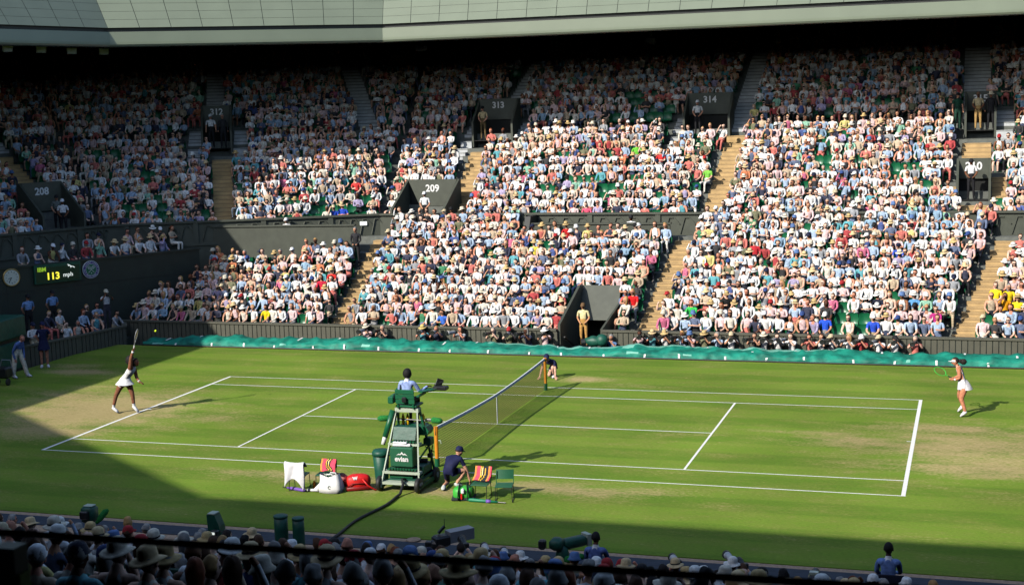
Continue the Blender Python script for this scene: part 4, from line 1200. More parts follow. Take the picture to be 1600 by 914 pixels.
def person_arrays(T, d, lod=1):
    """three (V, F, C) blocks: body with head, hair, hat"""
    reg, t = T['reg'], T['t']
    pal = np.zeros((15, 3)); sk = d['skin']
    for n in ('neck', 'hand', 'face', 'farm'): pal[RG[n]] = sk
    for n in ('torso', 'upper', 'shoulder'): pal[RG[n]] = d['topc']
    for n in ('pelvis', 'hip', 'thigh'): pal[RG[n]] = d['bot']
    pal[RG['uarm']] = sk if d['sleeve'] == 'none' else d['topc']
    if d['sleeve'] == 'long': pal[RG['farm']] = d['topc']
    pal[RG['shin']] = sk if d['shorts'] else d['bot']
    pal[RG['foot']] = d.get('shoe', (0.25, 0.22, 0.2))
    pal[RG['glass']] = (0.015, 0.015, 0.02) if d['glass'] else tuple(np.array(sk) * 0.55)
    pal[RG['mouth']] = tuple(np.array(sk) * np.array([0.7, 0.45, 0.45]))
    C = pal[reg].copy()
    if d['sleeve'] == 'short': C[(reg == RG['uarm']) & (t > 0.72)] = sk
    if d['sleeve'] == 'none': C[(reg == RG['shoulder']) & (t > 0.6)] = sk
    if d['neckl']: C[(reg == RG['upper']) & (t > 0.55)] = sk
    if d['shorts']: C[(reg == RG['thigh']) & (t > 0.8)] = sk
    hv, hf, hr = (HV, HF, HR) if lod else (HV0, HF0, HR0)
    ya, ti, pi_ = d['yaw'], d['tilt'], d['pit']
    Rz = np.array([[math.cos(ya), -math.sin(ya), 0], [math.sin(ya), math.cos(ya), 0], [0, 0, 1]])
    Ry = np.array([[math.cos(ti), 0, math.sin(ti)], [0, 1, 0], [-math.sin(ti), 0, math.cos(ti)]])
    Rx = np.array([[1, 0, 0], [0, math.cos(pi_), -math.sin(pi_)], [0, math.sin(pi_), math.cos(pi_)]])
    RR = Rz @ Ry @ Rx
    hc = T['hc']
    nb = len(T['V'])
    V = np.vstack([T['V'], hv @ RR.T + hc]); F = np.vstack([T['F'], hf + nb]); C = np.vstack([C, pal[hr]])
    out = [(V, F, C)]
    if d['hs'] != 'none':
        a, f = (HAIR if lod else HAIR0)[d['hs']]
        out.append((a @ RR.T + hc, np.array(f), np.tile(d['hairc'], (len(f), 1))))
    else: out.append(None)
    if d['hat']:
        a, f, bd = (HATS if lod else HATS0)[d['hat']]
        cc = np.tile(d['hatc'], (len(f), 1)).astype(float); cc[bd == 1] = d['bandc']
        out.append((a @ RR.T + hc, np.array(f), cc))
    else: out.append(None)
    return out

def mesh_from_arrays(name, V, F, C, smooth=True):
    me = bpy.data.meshes.new(name)
    nf = len(F)
    me.vertices.add(len(V)); me.vertices.foreach_set('co', np.asarray(V, np.float32).ravel())
    me.loops.add(nf * 4); me.loops.foreach_set('vertex_index', np.asarray(F, np.int32).ravel())
    me.polygons.add(nf); me.polygons.foreach_set('loop_start', np.arange(0, nf * 4, 4, dtype=np.int32))
    me.polygons.foreach_set('loop_total', np.full(nf, 4, np.int32))
    if smooth: me.polygons.foreach_set('use_smooth', np.ones(nf, bool))
    a = me.attributes.new('Col', 'FLOAT_COLOR', 'FACE')
    a.data.foreach_set('color', np.hstack([C, np.ones((nf, 1))]).astype(np.float32).ravel())
    me.materials.append(M['person']); me.update(); me.validate()
    return me

def add_person(T, d, pos, rz, label, group, name='person'):
    blocks = person_arrays(T, d, 1)
    sc = d['sc']; root = None
    for nm, bl in zip((name, 'hair', 'hat'), blocks):
        if bl is None: continue
        me = mesh_from_arrays(nm, bl[0] * sc, bl[1], bl[2])
        o = bpy.data.objects.new(nm, me); COL.objects.link(o)
        if root is None:
            root = o; o.location = pos; o.rotation_euler = (0, 0, rz); tag(o, label, 'person', group)
        else: o.parent = root
    return root

# ---------------------------------------------------------------- seats
def seat_arrays():
    b = MB()
    V = []; n = 7; prof = []
    # curved shell: backrest and pan, with thickness
    pts = [(0.02, 0.86), (0.035, 0.80), (0.02, 0.62), (-0.0, 0.48), (-0.05, 0.43), (-0.2, 0.415), (-0.36, 0.43), (-0.39, 0.415)]
    W0 = [0.12, 0.20, 0.215, 0.20, 0.20, 0.21, 0.20, 0.17]
    for (y, z), w in zip(pts, W0):
        for k in range(n):
            u = -1 + 2 * k / (n - 1); V.append((u * w, y + 0.22 - 0.05 * u * u * (1 if z > 0.45 else 0.0), z + 0.025 * u * u))
    m = len(pts); F = []
    for i in range(m - 1):
        for k in range(n - 1): F.append((i * n + k, i * n + k + 1, (i + 1) * n + k + 1, (i + 1) * n + k))
    N0 = len(V)
    V2 = [(x, y + (0.018 if i // n < 4 else 0.0), z - (0.018 if i // n >= 4 else 0.0)) for i, (x, y, z) in enumerate(V)]
    F2 = [tuple(N0 + q for q in reversed(f)) for f in F]
    b.add(V + V2, F + F2)
    b.box((0, 0.12, 0.2), (0.05, 0.06, 0.42)); b.box((0, 0.12, 0.012), (0.3, 0.1, 0.02))
    return np.array(b.v), b.f
SEATV, SEATF = seat_arrays()
seat_me = bpy.data.meshes.new('stadium_seat'); seat_me.from_pydata([tuple(v) for v in SEATV], [], SEATF); seat_me.materials.append(M['seat'])
seat_me.polygons.foreach_set('use_smooth', [True] * len(SEATF)); seat_me.update()

# ---------------------------------------------------------------- far crowd layout
ORD = ['', 'first', 'second', 'third', 'fourth', 'fifth', 'sixth', 'seventh', 'eighth', 'ninth', 'tenth', 'eleventh', 'twelfth', 'thirteenth', 'fourteenth']
def ordn(i):
    if i < len(ORD): return ORD[i]
    return '%d%s' % (i, 'th' if 10 <= i % 100 <= 20 else {1: 'st', 2: 'nd', 3: 'rd'}.get(i % 10, 'th'))
R3 = np.array(CAM_R)
def project(p):
    d = R3 @ (np.array(p) - np.array(CAM_POS)); return 800 + 2254.96 * d[0] / d[2], 457 - 2254.96 * d[1] / d[2], d[2]
PITCH = 0.43
slots = []     # dict(frame, row, s, pos, ang, block)
def blocked(f, s, t):
    for (vf, s0, s1, t0, t1, zf, zt, nm) in VOMS:
        if vf == f and s0 - 0.28 < s < s1 + 0.28 and t0 - 1.0 < t + 0.3 < t1 + 0.7: return True
    return False
rng = np.random.RandomState(11)
for f in ('F0', 'F1', 'F2'):
    for k in range(NU - 1):
        t, z = urow(k); a0, a1 = srange(f, t)
        if f == 'F2': a0 = -10
        if f == 'F0': a1 = 31.2
        cuts = [(s0 + sl * (t - urow(k0)[0]) - w / 2, s0 + sl * (t - urow(k0)[0]) + w / 2) for (af, k0, k1, s0, sl, w, _) in AISLES if af == f and k0 <= k <= k1]
        s = a0 + 0.25; last = None
        while s < a1 - 0.2:
            if any(c0 - 0.2 < s < c1 + 0.2 for c0, c1 in cuts) or blocked(f, s, t): s += 0.1; continue
            nseg = sum(1 for c0, c1 in cuts if c1 < s)
            slots.append(dict(f=f, k=k, s=s, pos=W(f, s, t + 0.52, z), ang=FR[f]['ang'], tier='upper', seg=(f, nseg)))
            s += PITCH
for k in range(NL):
    t, z = lrow(k)
    tq = t + LT / 2; cA, cB, cC = [c0_ + sl_ * tq for (c0_, w_, a_, b_, sl_) in LAIS]
    for x0, x1, bl in ((-20.75, cA - 0.62, 'far left lower block'), (cA + 0.6, cB - 0.66, 'middle lower block'), (cB + 0.62, cC - 0.66, 'right lower block'), (cC + 0.62, 20.5, 'far right lower block')):
        x = x0 + 0.1
        while x < x1:
            y = 13 + t + 0.50
            ok = True
            if bl == 'far left lower block' and (y > backline(x) - 0.35): ok = False
            if bl == 'far left lower block' and x < (-26 + (y - 6.5) * 0.5833 + 0.45 if y < 17.4 else -19.5): ok = False
            if bl == 'far left lower block' and k > 7: ok = False
            if k <= 3 and XV0 - 0.3 < x < XV1 + 0.25: ok = False
            if k >= 10 and -5.8 < x < 1.6: ok = False
            if k >= 9 and bl == 'far right lower block': ok = False
            if ok: slots.append(dict(f='L0', k=k, s=x, pos=(x, y, z), ang=0.0, tier='lower', seg=bl))
            x += PITCH
# keep only what can be seen from near the photograph's viewpoint
vis = []
for q in slots:
    u, v, dd = project((q['pos'][0], q['pos'][1], q['pos'][2] + 0.9))
    if -60 < u < 1670 and v > -10: q['uv'] = (u, v); q['d'] = dd; vis.append(q)
slots = vis
# richer heads for the people who show largest
def hair_rich(style, seed):
    a, f = hair_arrays(style, 22, 16); r = np.random.RandomState(seed); a = a.copy()
    c = np.array([0, 0.01, 0.0])
    for fr, am in ((24, 0.07), (46, 0.05), (80, 0.03)):
        ph = r.rand(3) * 6; w = r.normal(0, 1, (3,)) * 0.3 + np.array([1, 1, 0.45])
        k = am * np.sin(a[:, 0] * fr * w[0] + ph[0]) * np.cos(a[:, 1] * fr * w[1] + ph[1]) + am * 0.5 * np.sin(a[:, 2] * fr * w[2] + ph[2])
        a = c + (a - c) * (1 + k[:, None])
    return a, f
RICH = {s: [hair_rich(s, i) for i in range(4)] for s in ('short', 'long', 'afro')}
HV2, HF2, HR2 = head_arrays(18, 12); 
_b = MB()
for s in (-1, 1): _b.ball((s * 0.080, 0.008, -0.008), (0.010, 0.020, 0.032), 8, 6)
_q = [f for f in _b.f if len(f) == 4]
HF2 = np.vstack([np.array(HF2), np.array(_q) + len(HV2)]); HV2 = np.vstack([HV2, np.array(_b.v)]); HR2 = np.concatenate([HR2, np.full(len(_q), RG['face'])])
def add_person_rich(T, d, pos, rz, label, group):
    global HV, HF, HR, HAIR
    sv = (HV, HF, HR, HAIR)
    HV, HF, HR = HV2, HF2, HR2; HAIR = {s: RICH[s][int(abs(pos[0] * 7)) % 4] for s in RICH}
    o = add_person(T, d, pos, rz, label, group)
    HV, HF, HR, HAIR = sv
    return o
# ---------------------------------------------------------------- near stand (the one the picture is taken from)
near = tag(empty('near_stand', (0, -14, -0.6)), 'shaded near seating tier under the photographer packed with heads', 'grandstand')
b = MB().mt('concrete')
y, z = -14.15, -0.27
yy = y; zz = -0.45; k = 0
ROWN = []
while yy > -38.6 and not (yy < -29 and False):
    zk = -0.27 + 0.26 * k
    b.add([(-26, yy, zk - 0.26), (26, yy, zk - 0.26), (26, yy, zk), (-26, yy, zk)], [(0, 1, 2, 3)])
    b.add([(-26, yy, zk), (26, yy, zk), (26, yy - 0.8, zk), (-26, yy - 0.8, zk)], [(0, 1, 2, 3)])
    ROWN.append((yy - 0.45, zk)); yy -= 0.8; k += 1
b.add([(-26, yy, zk), (26, yy, zk), (26, -48, zk + 0.4), (-26, -48, zk + 0.4)], [(0, 1, 2, 3)])
b.box((0, -13.7, -0.36), (52, 0.9, 0.1))
b.build('terrace', near)
for s, lab in ((1, 'right hand end stand sloping up beyond the frame'), (-1, 'left hand end stand rising behind the corner wall')):
    x0 = 23.5 if s > 0 else -27.6
    w = tag(empty('end_stand', (x0, 0, 0)), lab, 'grandstand')
    b = MB().mt('concrete')
    for k in range(20):
        xa = x0 + s * k * 0.9; zk = 0.3 + 0.42 * k if s > 0 else 2.7 + 0.36 * k
        y0, y1 = (-26, 20) if s > 0 else (-26, 2)
        b.add([(xa, y0, zk - 0.42), (xa, y1, zk - 0.42), (xa, y1, zk), (xa, y0, zk)], [(0, 1, 2, 3)])
        b.add([(xa, y0, zk), (xa, y1, zk), (xa + s * 0.9, y1, zk), (xa + s * 0.9, y0, zk)], [(0, 1, 2, 3)])
    b.build('terrace', w)
board_wall('end_wall', 'dark court end wall out of frame on the right', (22.6, -11.5), (22.6, 12.5), -0.4, 0.8, 'dark')
# box floor behind the corner wall and side terrace
b = MB().mt('dark')
b.add([WC(-4, 0.1, 2.72), WC(12.6, 0.1, 2.72), WC(12.6, 1.15, 2.72), WC(-4, 1.15, 2.72)], [(0, 1, 2, 3)])
b.add([WC(-4, 1.15, 2.72), WC(12.6, 1.15, 2.72), WC(12.6, 1.15, 3.0), WC(-4, 1.15, 3.0)], [(0, 1, 2, 3)])
b.add([WC(-4, 1.15, 3.0), WC(12.6, 1.15, 3.0), WC(12.6, 4.5, 3.0), WC(-4, 4.5, 3.0)], [(0, 1, 2, 3)])
tag(b.build('box_floor'), 'dark floor of the small spectator box behind the corner wall', 'floor')
b = MB().mt('dark')
for (d0, d1, zf) in ((0.1, 1.0, 0.12), (1.0, 2.2, 0.42), (2.2, 5.5, 0.6)):
    V = [(-19.95 - d0, 12.4, zf), (-21.5 - d0, 4.0, zf), (-21.5 - d1, 4.0, zf), (-19.95 - d1, 12.4, zf)]
    b.add(V + [(x, y, -0.3) for x, y, _ in V], [(0, 3, 2, 1), (0, 1, 5, 4), (2, 3, 7, 6), (1, 2, 6, 5), (3, 0, 4, 7)])
tag(b.build('side_terrace'), 'low dark stepped floor behind the side court wall', 'floor')

# ---------------------------------------------------------------- hero figures
def hero_hand(b, wr, dr, nrm, skin, curl=0.5):
    dr = np.array(dr, float); dr /= np.linalg.norm(dr); nrm = np.array(nrm, float); nrm -= dr * (nrm @ dr); nrm /= np.linalg.norm(nrm); sd = np.cross(dr, nrm)
    b.color(skin)
    wr = np.array(wr, float)
    b.tube([wr - dr * 0.01, wr + dr * 0.03, wr + dr * 0.085], [(0.022, 0.016), (0.038, 0.015), (0.040, 0.012)], 8)
    for i, L in enumerate((0.066, 0.075, 0.070, 0.055)):
        o = wr + dr * 0.080 + sd * (0.029 - 0.0195 * i)
        a1, a2 = curl * 0.9, curl * 1.9
        p1 = o + (dr * math.cos(a1 * 0.6) + nrm * math.sin(a1 * 0.6)) * L * 0.45
        p2 = p1 + (dr * math.cos(a1 * 1.4) + nrm * math.sin(a1 * 1.4)) * L * 0.30
        p3 = p2 + (dr * math.cos(a2) + nrm * math.sin(a2)) * L * 0.25
        b.tube([o, p1, p2, p3], [0.0088, 0.0085, 0.0078, 0.006], 6)
    o = wr + dr * 0.02 + sd * 0.03
    p1 = o + (dr * 0.6 + sd * 0.7 + nrm * 0.2) * 0.036; p2 = p1 + (dr * 0.85 + sd * 0.25 + nrm * 0.45) * 0.034
    b.tube([o, p1, p2], [0.012, 0.011, 0.008], 6)

def hero_face(b, hc, RR, skin):
    """eyes, brows, mouth, ears and nose on the head"""
    def q(x, y, z): return RR @ np.array([x, y, z]) + hc
    ax = (RR[:, 0], RR[:, 1], RR[:, 2])
    for s in (-1, 1):
        b.color((0.75, 0.74, 0.72)); b.ball(q(s * 0.030, -0.086, 0.008), (0.012, 0.008, 0.007), 8, 6, ax)
        b.color((0.03, 0.02, 0.015)); b.ball(q(s * 0.030, -0.0925, 0.008), (0.0055, 0.004, 0.0055), 6, 5, ax)
        b.color((0.04, 0.03, 0.02)); b.tube([q(s * 0.016, -0.094, 0.026), q(s * 0.044, -0.082, 0.024)], 0.0035, 5)
        b.color(skin); b.ball(q(s * 0.080, 0.005, -0.005), (0.012, 0.020, 0.032), 8, 6, ax)
    b.color(tuple(np.array(skin) * np.array([0.72, 0.42, 0.42]))); b.tube([q(-0.022, -0.087, -0.062), q(0, -0.094, -0.060), q(0.022, -0.087, -0.062)], 0.0055, 6)
    b.color(skin); b.tube([q(0, -0.092, 0.012), q(0, -0.112, -0.026), q(0, -0.098, -0.034)], [0.008, 0.014, 0.010], 6)

def hero(label, base, pos, d, yaw=0.0, pitch=0.0, group=None, radii=None, hands=None, rz=0.0, sub=2, extra=None, face=True, skull_off=(0, -0.02, 0.045)):
    J = joints(**pos)
    for k, r in (radii or {}).items(): J[k] = (J[k][0], r)
    V, F = skin_mesh(J, EDG, 'pelvis', sub)
    Fa = np.array(F); C = V[Fa].mean(axis=1)
    bi, bt = seg_near(C, J, EDG); reg = [BREG[i] for i in bi]
    b = MB(); sk = d['skin']
    b.v = [tuple(p) for p in V]; b.f = [tuple(f) for f in F]; b.m = [0] * len(F)
    cs = []
    for r, t in zip(reg, bt):
        c = d['topc']
        if r in ('neck', 'hand', 'farm'): c = sk
        elif r in ('pelvis', 'hip', 'thigh'): c = d['bot']
        elif r == 'shin': c = sk if d.get('shorts') else d['bot']
        elif r == 'foot': c = d.get('shoe', (0.7, 0.7, 0.7))
        if r == 'farm' and d['sleeve'] == 'long': c = d['topc']
        if r == 'uarm' and (d['sleeve'] == 'none' or (d['sleeve'] == 'short' and t > 0.62)): c = sk
        if r == 'shoulder' and d['sleeve'] == 'none' and t > 0.75: c = sk
        if r == 'thigh' and d.get('shorts') and t > d.get('leg', 0.6): c = sk
        if r == 'shin' and d.get('sock') and t > 0.78: c = d['sock']
        if r == 'upper' and t > 0.72: c = d.get('collar', c) if d.get('collar') else (sk if d.get('neckl') else c)
        if r == 'neck' and t < 0.3 and d.get('collar'): c = d['collar']
        cs.append(tuple(c))
    b.c = cs
    Rz = np.array([[math.cos(yaw), -math.sin(yaw), 0], [math.sin(yaw), math.cos(yaw), 0], [0, 0, 1]])
    Rx = np.array([[1, 0, 0], [0, math.cos(pitch), -math.sin(pitch)], [0, math.sin(pitch), math.cos(pitch)]])
    RR = Rz @ Rx
    hc = np.array(pos['skull']) + RR @ np.array(skull_off)
    hv, hf, hr = head_arrays(16, 12, False)
    nb = len(b.v); b.v += [tuple(p) for p in hv @ RR.T + hc]
    for f in hf: b.f.append(tuple(nb + i for i in f)); b.m.append(0); b.c.append(tuple(sk))
    if face: hero_face(b, hc, RR, sk)
    for hn in (hands or []): hero_hand(b, hn[0], hn[1], hn[2], sk, hn[3] if len(hn) > 3 else 0.5)
    # shoes: rounded soles along each foot
    for s in 'LR':
        a = np.array(pos['an' + s]); t = np.array(pos['to' + s]); dv = t - a; dv2 = dv / (np.linalg.norm(dv) + 1e-9)
        b.color(tuple(d.get('shoe', (0.7, 0.7, 0.7))))
        dn = np.array([0, 0, -0.045])
        b.tube([a + dn * 0.9 - dv2 * 0.05, a + dn * 0.6 + dv2 * 0.02, t - dv2 * 0.02, t + dv2 * 0.05], [(0.042, 0.036), (0.056, 0.056), (0.056, 0.042), (0.038, 0.024)], 10)
    root = b.build('person', None, True)
    root.location = base; root.rotation_euler = (0, 0, rz); tag(root, label, 'person', group)
    if d['hs'] in HAIR or d['hs'] in ('short', 'long', 'afro'):
        a, f = hair_arrays(d['hs'], 16, 12)
        h = MB(); h.color(tuple(d['hairc'])).add(a @ RR.T + hc, f)
        for ex in (extra or []):
            if ex[0] == 'hair': h.ball(ex[1], ex[2], 12, 8, fn=lambda q: q * (1 + 0.12 * math.sin(q[0] * 9) * math.cos(q[2] * 11)))
        o = h.build('hair', None, True); o.parent = root
    if d.get('hat'):
        a, f, bd = hat_arrays(d['hat'], 20)
        h = MB()
        for ff, q in zip(f, bd): pass
        h.color(tuple(d['hatc'])).add(a @ RR.T + hc, f)
        o = h.build('hat', None, True); o.parent = root
    for ex in (extra or []):
        if ex[0] == 'skirt':
            h = MB(); h.color(ex[2]); rings = ex[1]; V = []; n = 24
            for (c, rx, ry) in rings:
                for k in range(n):
                    t = 2 * math.pi * k / n; fl = 1 + ex[3] * math.sin(5 * t + 1) * (rings.index((c, rx, ry)) / (len(rings) - 1))
                    V.append((c[0] + rx * fl * math.cos(t), c[1] + ry * fl * math.sin(t), c[2] + 0.02 * ex[3] * 5 * math.cos(3 * t)))
            F = [(i * n + k, i * n + (k + 1) % n, (i + 1) * n + (k + 1) % n, (i + 1) * n + k) for i in range(len(rings) - 1) for k in range(n)]
            h.add(V, F); o = h.build('skirt', None, True); o.parent = root
        if ex[0] == 'bands':
            h = MB(); h.color(ex[2])
            for (p, q, r) in ex[1]: h.tube([p, q], r, 10)
            o = h.build(ex[3], None, True); o.parent = root
    return root

WHT = (0.80, 0.80, 0.80)
def racket(label, hand, throat, centre, tip, plane_n, cols, grip='white'):
    hand, throat, centre, tip = [np.array(p, float) for p in (hand, throat, centre, tip)]
    e = tag(empty('tennis_racket', tuple(hand)), label, 'racket')
    ax = tip - hand; ax /= np.linalg.norm(ax); pn = np.array(plane_n, float); pn -= ax * (pn @ ax); pn /= np.linalg.norm(pn); sd = np.cross(ax, pn)
    Mn = cols
    b = MB().mt(Mn[0]); b.tube([hand - ax * 0.08, hand + ax * 0.13], 0.017, 8); b.build('grip', e)
    b = MB().mt(Mn[1]); L = np.linalg.norm(tip - centre); w = 0.122
    b.tube([centre + ax * L * math.cos(a) + sd * w * math.sin(a) for a in np.linspace(0, 2 * math.pi, 28, endpoint=False)], 0.0125, 6, closed=True)
    for s in (-1, 1): b.tube([hand + ax * 0.12, hand + ax * 0.2 + sd * s * 0.015, centre - ax * L * 0.72 + sd * s * w * 0.68], 0.011, 6)
    b.build('frame', e)
    b = MB().mt(Mn[2])
    for k in np.linspace(-0.85, 0.85, 11):
        h = math.sqrt(1 - k * k)
        b.bar(centre + sd * w * k - ax * L * h, centre + sd * w * k + ax * L * h, 0.003)
        b.bar(centre + ax * L * k - sd * w * h, centre + ax * L * k + sd * w * h, 0.003)
    b.build('strings', e)
    return e

# server at the left baseline
SB = (-12.2, -0.65, 0.0)
spos = dict(pelvis=(0.02, 0, 1.03), belly=(0.11, 0, 1.17), chest=(0.30, 0, 1.38), neck=(0.40, 0, 1.53), skull=(0.49, -0.01, 1.60),
            shR=(0.37, -0.15, 1.52), elR=(0.45, -0.20, 1.82), wrR=(0.52, -0.18, 2.02), haR=(0.54, -0.18, 2.07),
            shL=(0.33, 0.15, 1.40), elL=(0.37, 0.16, 1.13), wrL=(0.52, 0.08, 1.00), haL=(0.56, 0.06, 0.99),
            hiR=(-0.06, -0.07, 0.94), knR=(-0.24, -0.12, 0.57), anR=(-0.36, -0.12, 0.20), toR=(-0.23, -0.12, 0.07),
            hiL=(0.13, 0.08, 0.95), knL=(0.25, 0.06, 0.58), anL=(0.27, 0.06, 0.23), toL=(0.39, 0.06, 0.07))
dk = lin((136, 88, 64))
hero('player in white dress stretching up to serve at the left baseline', SB, spos,
     dict(skin=dk, topc=WHT, bot=WHT, shoe=WHT, sleeve='none', shorts=True, leg=0.12, sock=WHT, hs='afro', hairc=(0.012, 0.01, 0.01)), yaw=rad(80), pitch=-0.25,
     radii={'pelvis': (0.175, 0.15), 'belly': (0.14, 0.115), 'chest': (0.16, 0.12), 'hiL': 0.115, 'hiR': 0.115, 'knL': 0.07, 'knR': 0.07, 'elR': 0.058, 'elL': 0.055, 'wrR': 0.04, 'wrL': 0.038, 'anL': 0.05, 'anR': 0.05, 'shR': 0.075, 'shL': 0.07},
     hands=[((0.53, -0.18, 2.03), (0.25, 0.1, 1), (1, 0, 0), 1.3), ((0.54, 0.07, 1.0), (1, -0.1, -0.3), (0, 0, -1), 0.5)],
     extra=[('hair', (0.27, 0.02, 1.70), (0.15, 0.13, 0.16)), ('hair', (0.34, 0.0, 1.62), (0.10, 0.10, 0.13)),
            ('skirt', [((0.08, 0, 1.16), 0.15, 0.13), ((0.04, 0, 1.04), 0.215, 0.18), ((0.03, 0, 0.93), 0.31, 0.23)], WHT, 0.05),
            ('bands', [((0.505, -0.185, 1.97), (0.525, -0.18, 2.03), 0.042), ((0.47, 0.11, 1.04), (0.51, 0.085, 1.01), 0.042)], WHT, 'wristbands')])
racket('white and yellow racket raised overhead by the serving player', (-12.2 + 0.55, -0.83, 2.10), (-11.55, -0.85, 2.36), (-11.50, -0.85, 2.56), (-11.445, -0.85, 2.73), (0.95, 0.22, 0), ('white', 'greycase', 'net'))
b = MB().mt('yellow'); b.mats = ['yellow']
bp = (-12.2 + (243 - 193.4 + 5.3) / 43.3, -0.65, 1 + (596.7 - 516) / 48.7)
M['ball'] = mat('tennis ball felt', lin((214, 240, 40)), 0.9, 0.05, 30)
b = MB().mt('ball').ball((0, 0, 0), 0.036, 14, 10)
o = b.build('tennis_ball', None, True); o.location = bp; tag(o, 'yellow tennis ball in the air right of the raised racket', 'ball')

# receiver at the right baseline
RB = (13.1, 3.4, 0.0)
rpos = dict(pelvis=(0.0, 0, 0.95), belly=(-0.06, 0, 1.12), chest=(-0.15, 0, 1.33), neck=(-0.18, 0, 1.48), skull=(-0.22, 0, 1.56),
            shR=(-0.13, 0.14, 1.42), elR=(-0.14, 0.17, 1.15), wrR=(-0.29, 0.06, 1.10), haR=(-0.33, 0.02, 1.11),
            shL=(-0.15, -0.15, 1.42), elL=(-0.11, -0.17, 1.15), wrL=(-0.26, -0.08, 1.08), haL=(-0.31, -0.05, 1.10),
            hiL=(0.03, -0.08, 0.86), knL=(-0.07, -0.10, 0.54), anL=(0.05, -0.10, 0.17), toL=(-0.05, -0.10, 0.05),
            hiR=(-0.03, 0.09, 0.87), knR=(-0.13, 0.22, 0.56), anR=(-0.02, 0.42, 0.24), toR=(-0.13, 0.44, 0.08))
lk = lin((214, 142, 106))
hero('player in white dress and visor waiting with racket at the right baseline', RB, rpos,
     dict(skin=lk, topc=WHT, bot=WHT, shoe=WHT, sleeve='none', shorts=True, leg=0.1, sock=None, hs='short', hairc=(0.02, 0.014, 0.012)), yaw=rad(-80), pitch=0.05,
     radii={'pelvis': (0.15, 0.13), 'belly': (0.115, 0.095), 'chest': (0.14, 0.11), 'hiL': 0.115, 'hiR': 0.115, 'knL': 0.072, 'knR': 0.072, 'anL': 0.052, 'anR': 0.052, 'elR': 0.05, 'elL': 0.05},
     hands=[((-0.27, -0.07, 1.085), (-1, 0.5, 0.3), (0, 0.5, -1), 1.3), ((-0.30, 0.05, 1.10), (-1, -0.5, 0.2), (0, -0.5, -1), 1.3)],
     extra=[('hair', (-0.02, 0.02, 1.60), (0.10, 0.07, 0.085)), ('hair', (-0.10, 0.01, 1.62), (0.07, 0.06, 0.06)),
            ('skirt', [((-0.04, 0, 1.08), 0.12, 0.10), ((0.0, 0, 0.96), 0.17, 0.15), ((0.03, 0, 0.80), 0.215, 0.17)], WHT, 0.06),
            ('bands', [((-0.215, -0.11, 1.10), (-0.25, -0.085, 1.085), 0.038)], WHT, 'wristband')])
v = MB().mt('white')
hc = np.array([-0.22 + 13.1 - 0.02, 3.4, 1.605])
V = []
for k in range(13):
    a = math.pi / 2 + math.pi * k / 12
    ca, sa = math.cos(a), math.sin(a)
    V += [(hc[0] + 0.105 * ca, hc[1] + 0.088 * sa, hc[2] + 0.055), (hc[0] + 0.105 * ca, hc[1] + 0.088 * sa, hc[2] + 0.015), (hc[0] + (0.105 + 0.095 * (-ca)) * ca, hc[1] + (0.088 + 0.02) * sa, hc[2] + 0.005)]
v.add(V, [(3 * i, 3 * i + 3, 3 * i + 4, 3 * i + 1) for i in range(12)] + [(3 * i + 1, 3 * i + 4, 3 * i + 5, 3 * i + 2) for i in range(12)])
tag(v.build('visor', None, True, loc=tuple(hc)), 'white sun visor worn by the player at the right baseline', 'visor')
racket('green framed racket held out by the receiving player', (12.77, 3.40, 1.11), (12.57, 3.42, 1.22), (12.44, 3.42, 1.30), (12.28, 3.42, 1.38), (0.35, -0.75, 0.6), ('blackplastic', 'lime', 'net'))

def dd(**k):
    d = dict(skin=lin((214, 160, 130)), topc=WHT, bot=(0.02, 0.02, 0.03), shoe=(0.7, 0.7, 0.7), sleeve='short', shorts=False, hs='short', hairc=(0.03, 0.02, 0.015)); d.update(k); return d
NAVY = lin((24, 30, 70))
# umpire
up = seated(('lap', 'lap'), 0.02, 0.0)
up['elR'] = (-0.29, -0.06, 0.70); up['wrR'] = (-0.40, -0.27, 0.80); up['haR'] = (-0.43, -0.32, 0.81)
up['elL'] = (0.25, -0.02, 0.70); up['wrL'] = (0.20, -0.22, 0.62); up['haL'] = (0.18, -0.27, 0.62)
up['anL'] = (0.10, -0.34, -0.08); up['toL'] = (0.10, -0.44, -0.12); up['anR'] = (-0.10, -0.30, -0.08); up['toR'] = (-0.10, -0.42, -0.12)
hero('umpire in pale blue shirt seen from behind on the high chair', (0.0, -6.84, 1.66), up, dd(skin=lin((92, 58, 42)), topc=lin((150, 172, 222)), bot=(0.02, 0.02, 0.025), shoe=(0.03, 0.03, 0.03), sleeve='long', hs='afro', hairc=(0.01, 0.01, 0.01), collar=WHT),
     yaw=0.1, rz=math.pi, hands=[((-0.41, -0.29, 0.80), (-0.3, -1, 0), (0, 0, -1), 0.5)])
e = tag(empty('tablet', (0.66, -6.38, 2.46)), 'small scoring tablet on a stand on the umpire chair desk arm', 'tablet')
b = MB().mt('blackplastic'); b.prism([(0, 0), (0.24, 0.02), (0.26, 0.05), (0.02, 0.04)], (0.55, -6.46, 2.46), (0.9, 0.3, 0.2), (0, 0, 1), (-0.3, 0.8, 0.5), 0.02); b.bar((0.64, -6.42, 2.44), (0.70, -6.38, 2.62), 0.02, 0.16); b.build('case', e)
b = MB().mt('greycase'); b.bar((0.625, -6.435, 2.46), (0.685, -6.395, 2.61), 0.008, 0.13); b.build('screen', e)
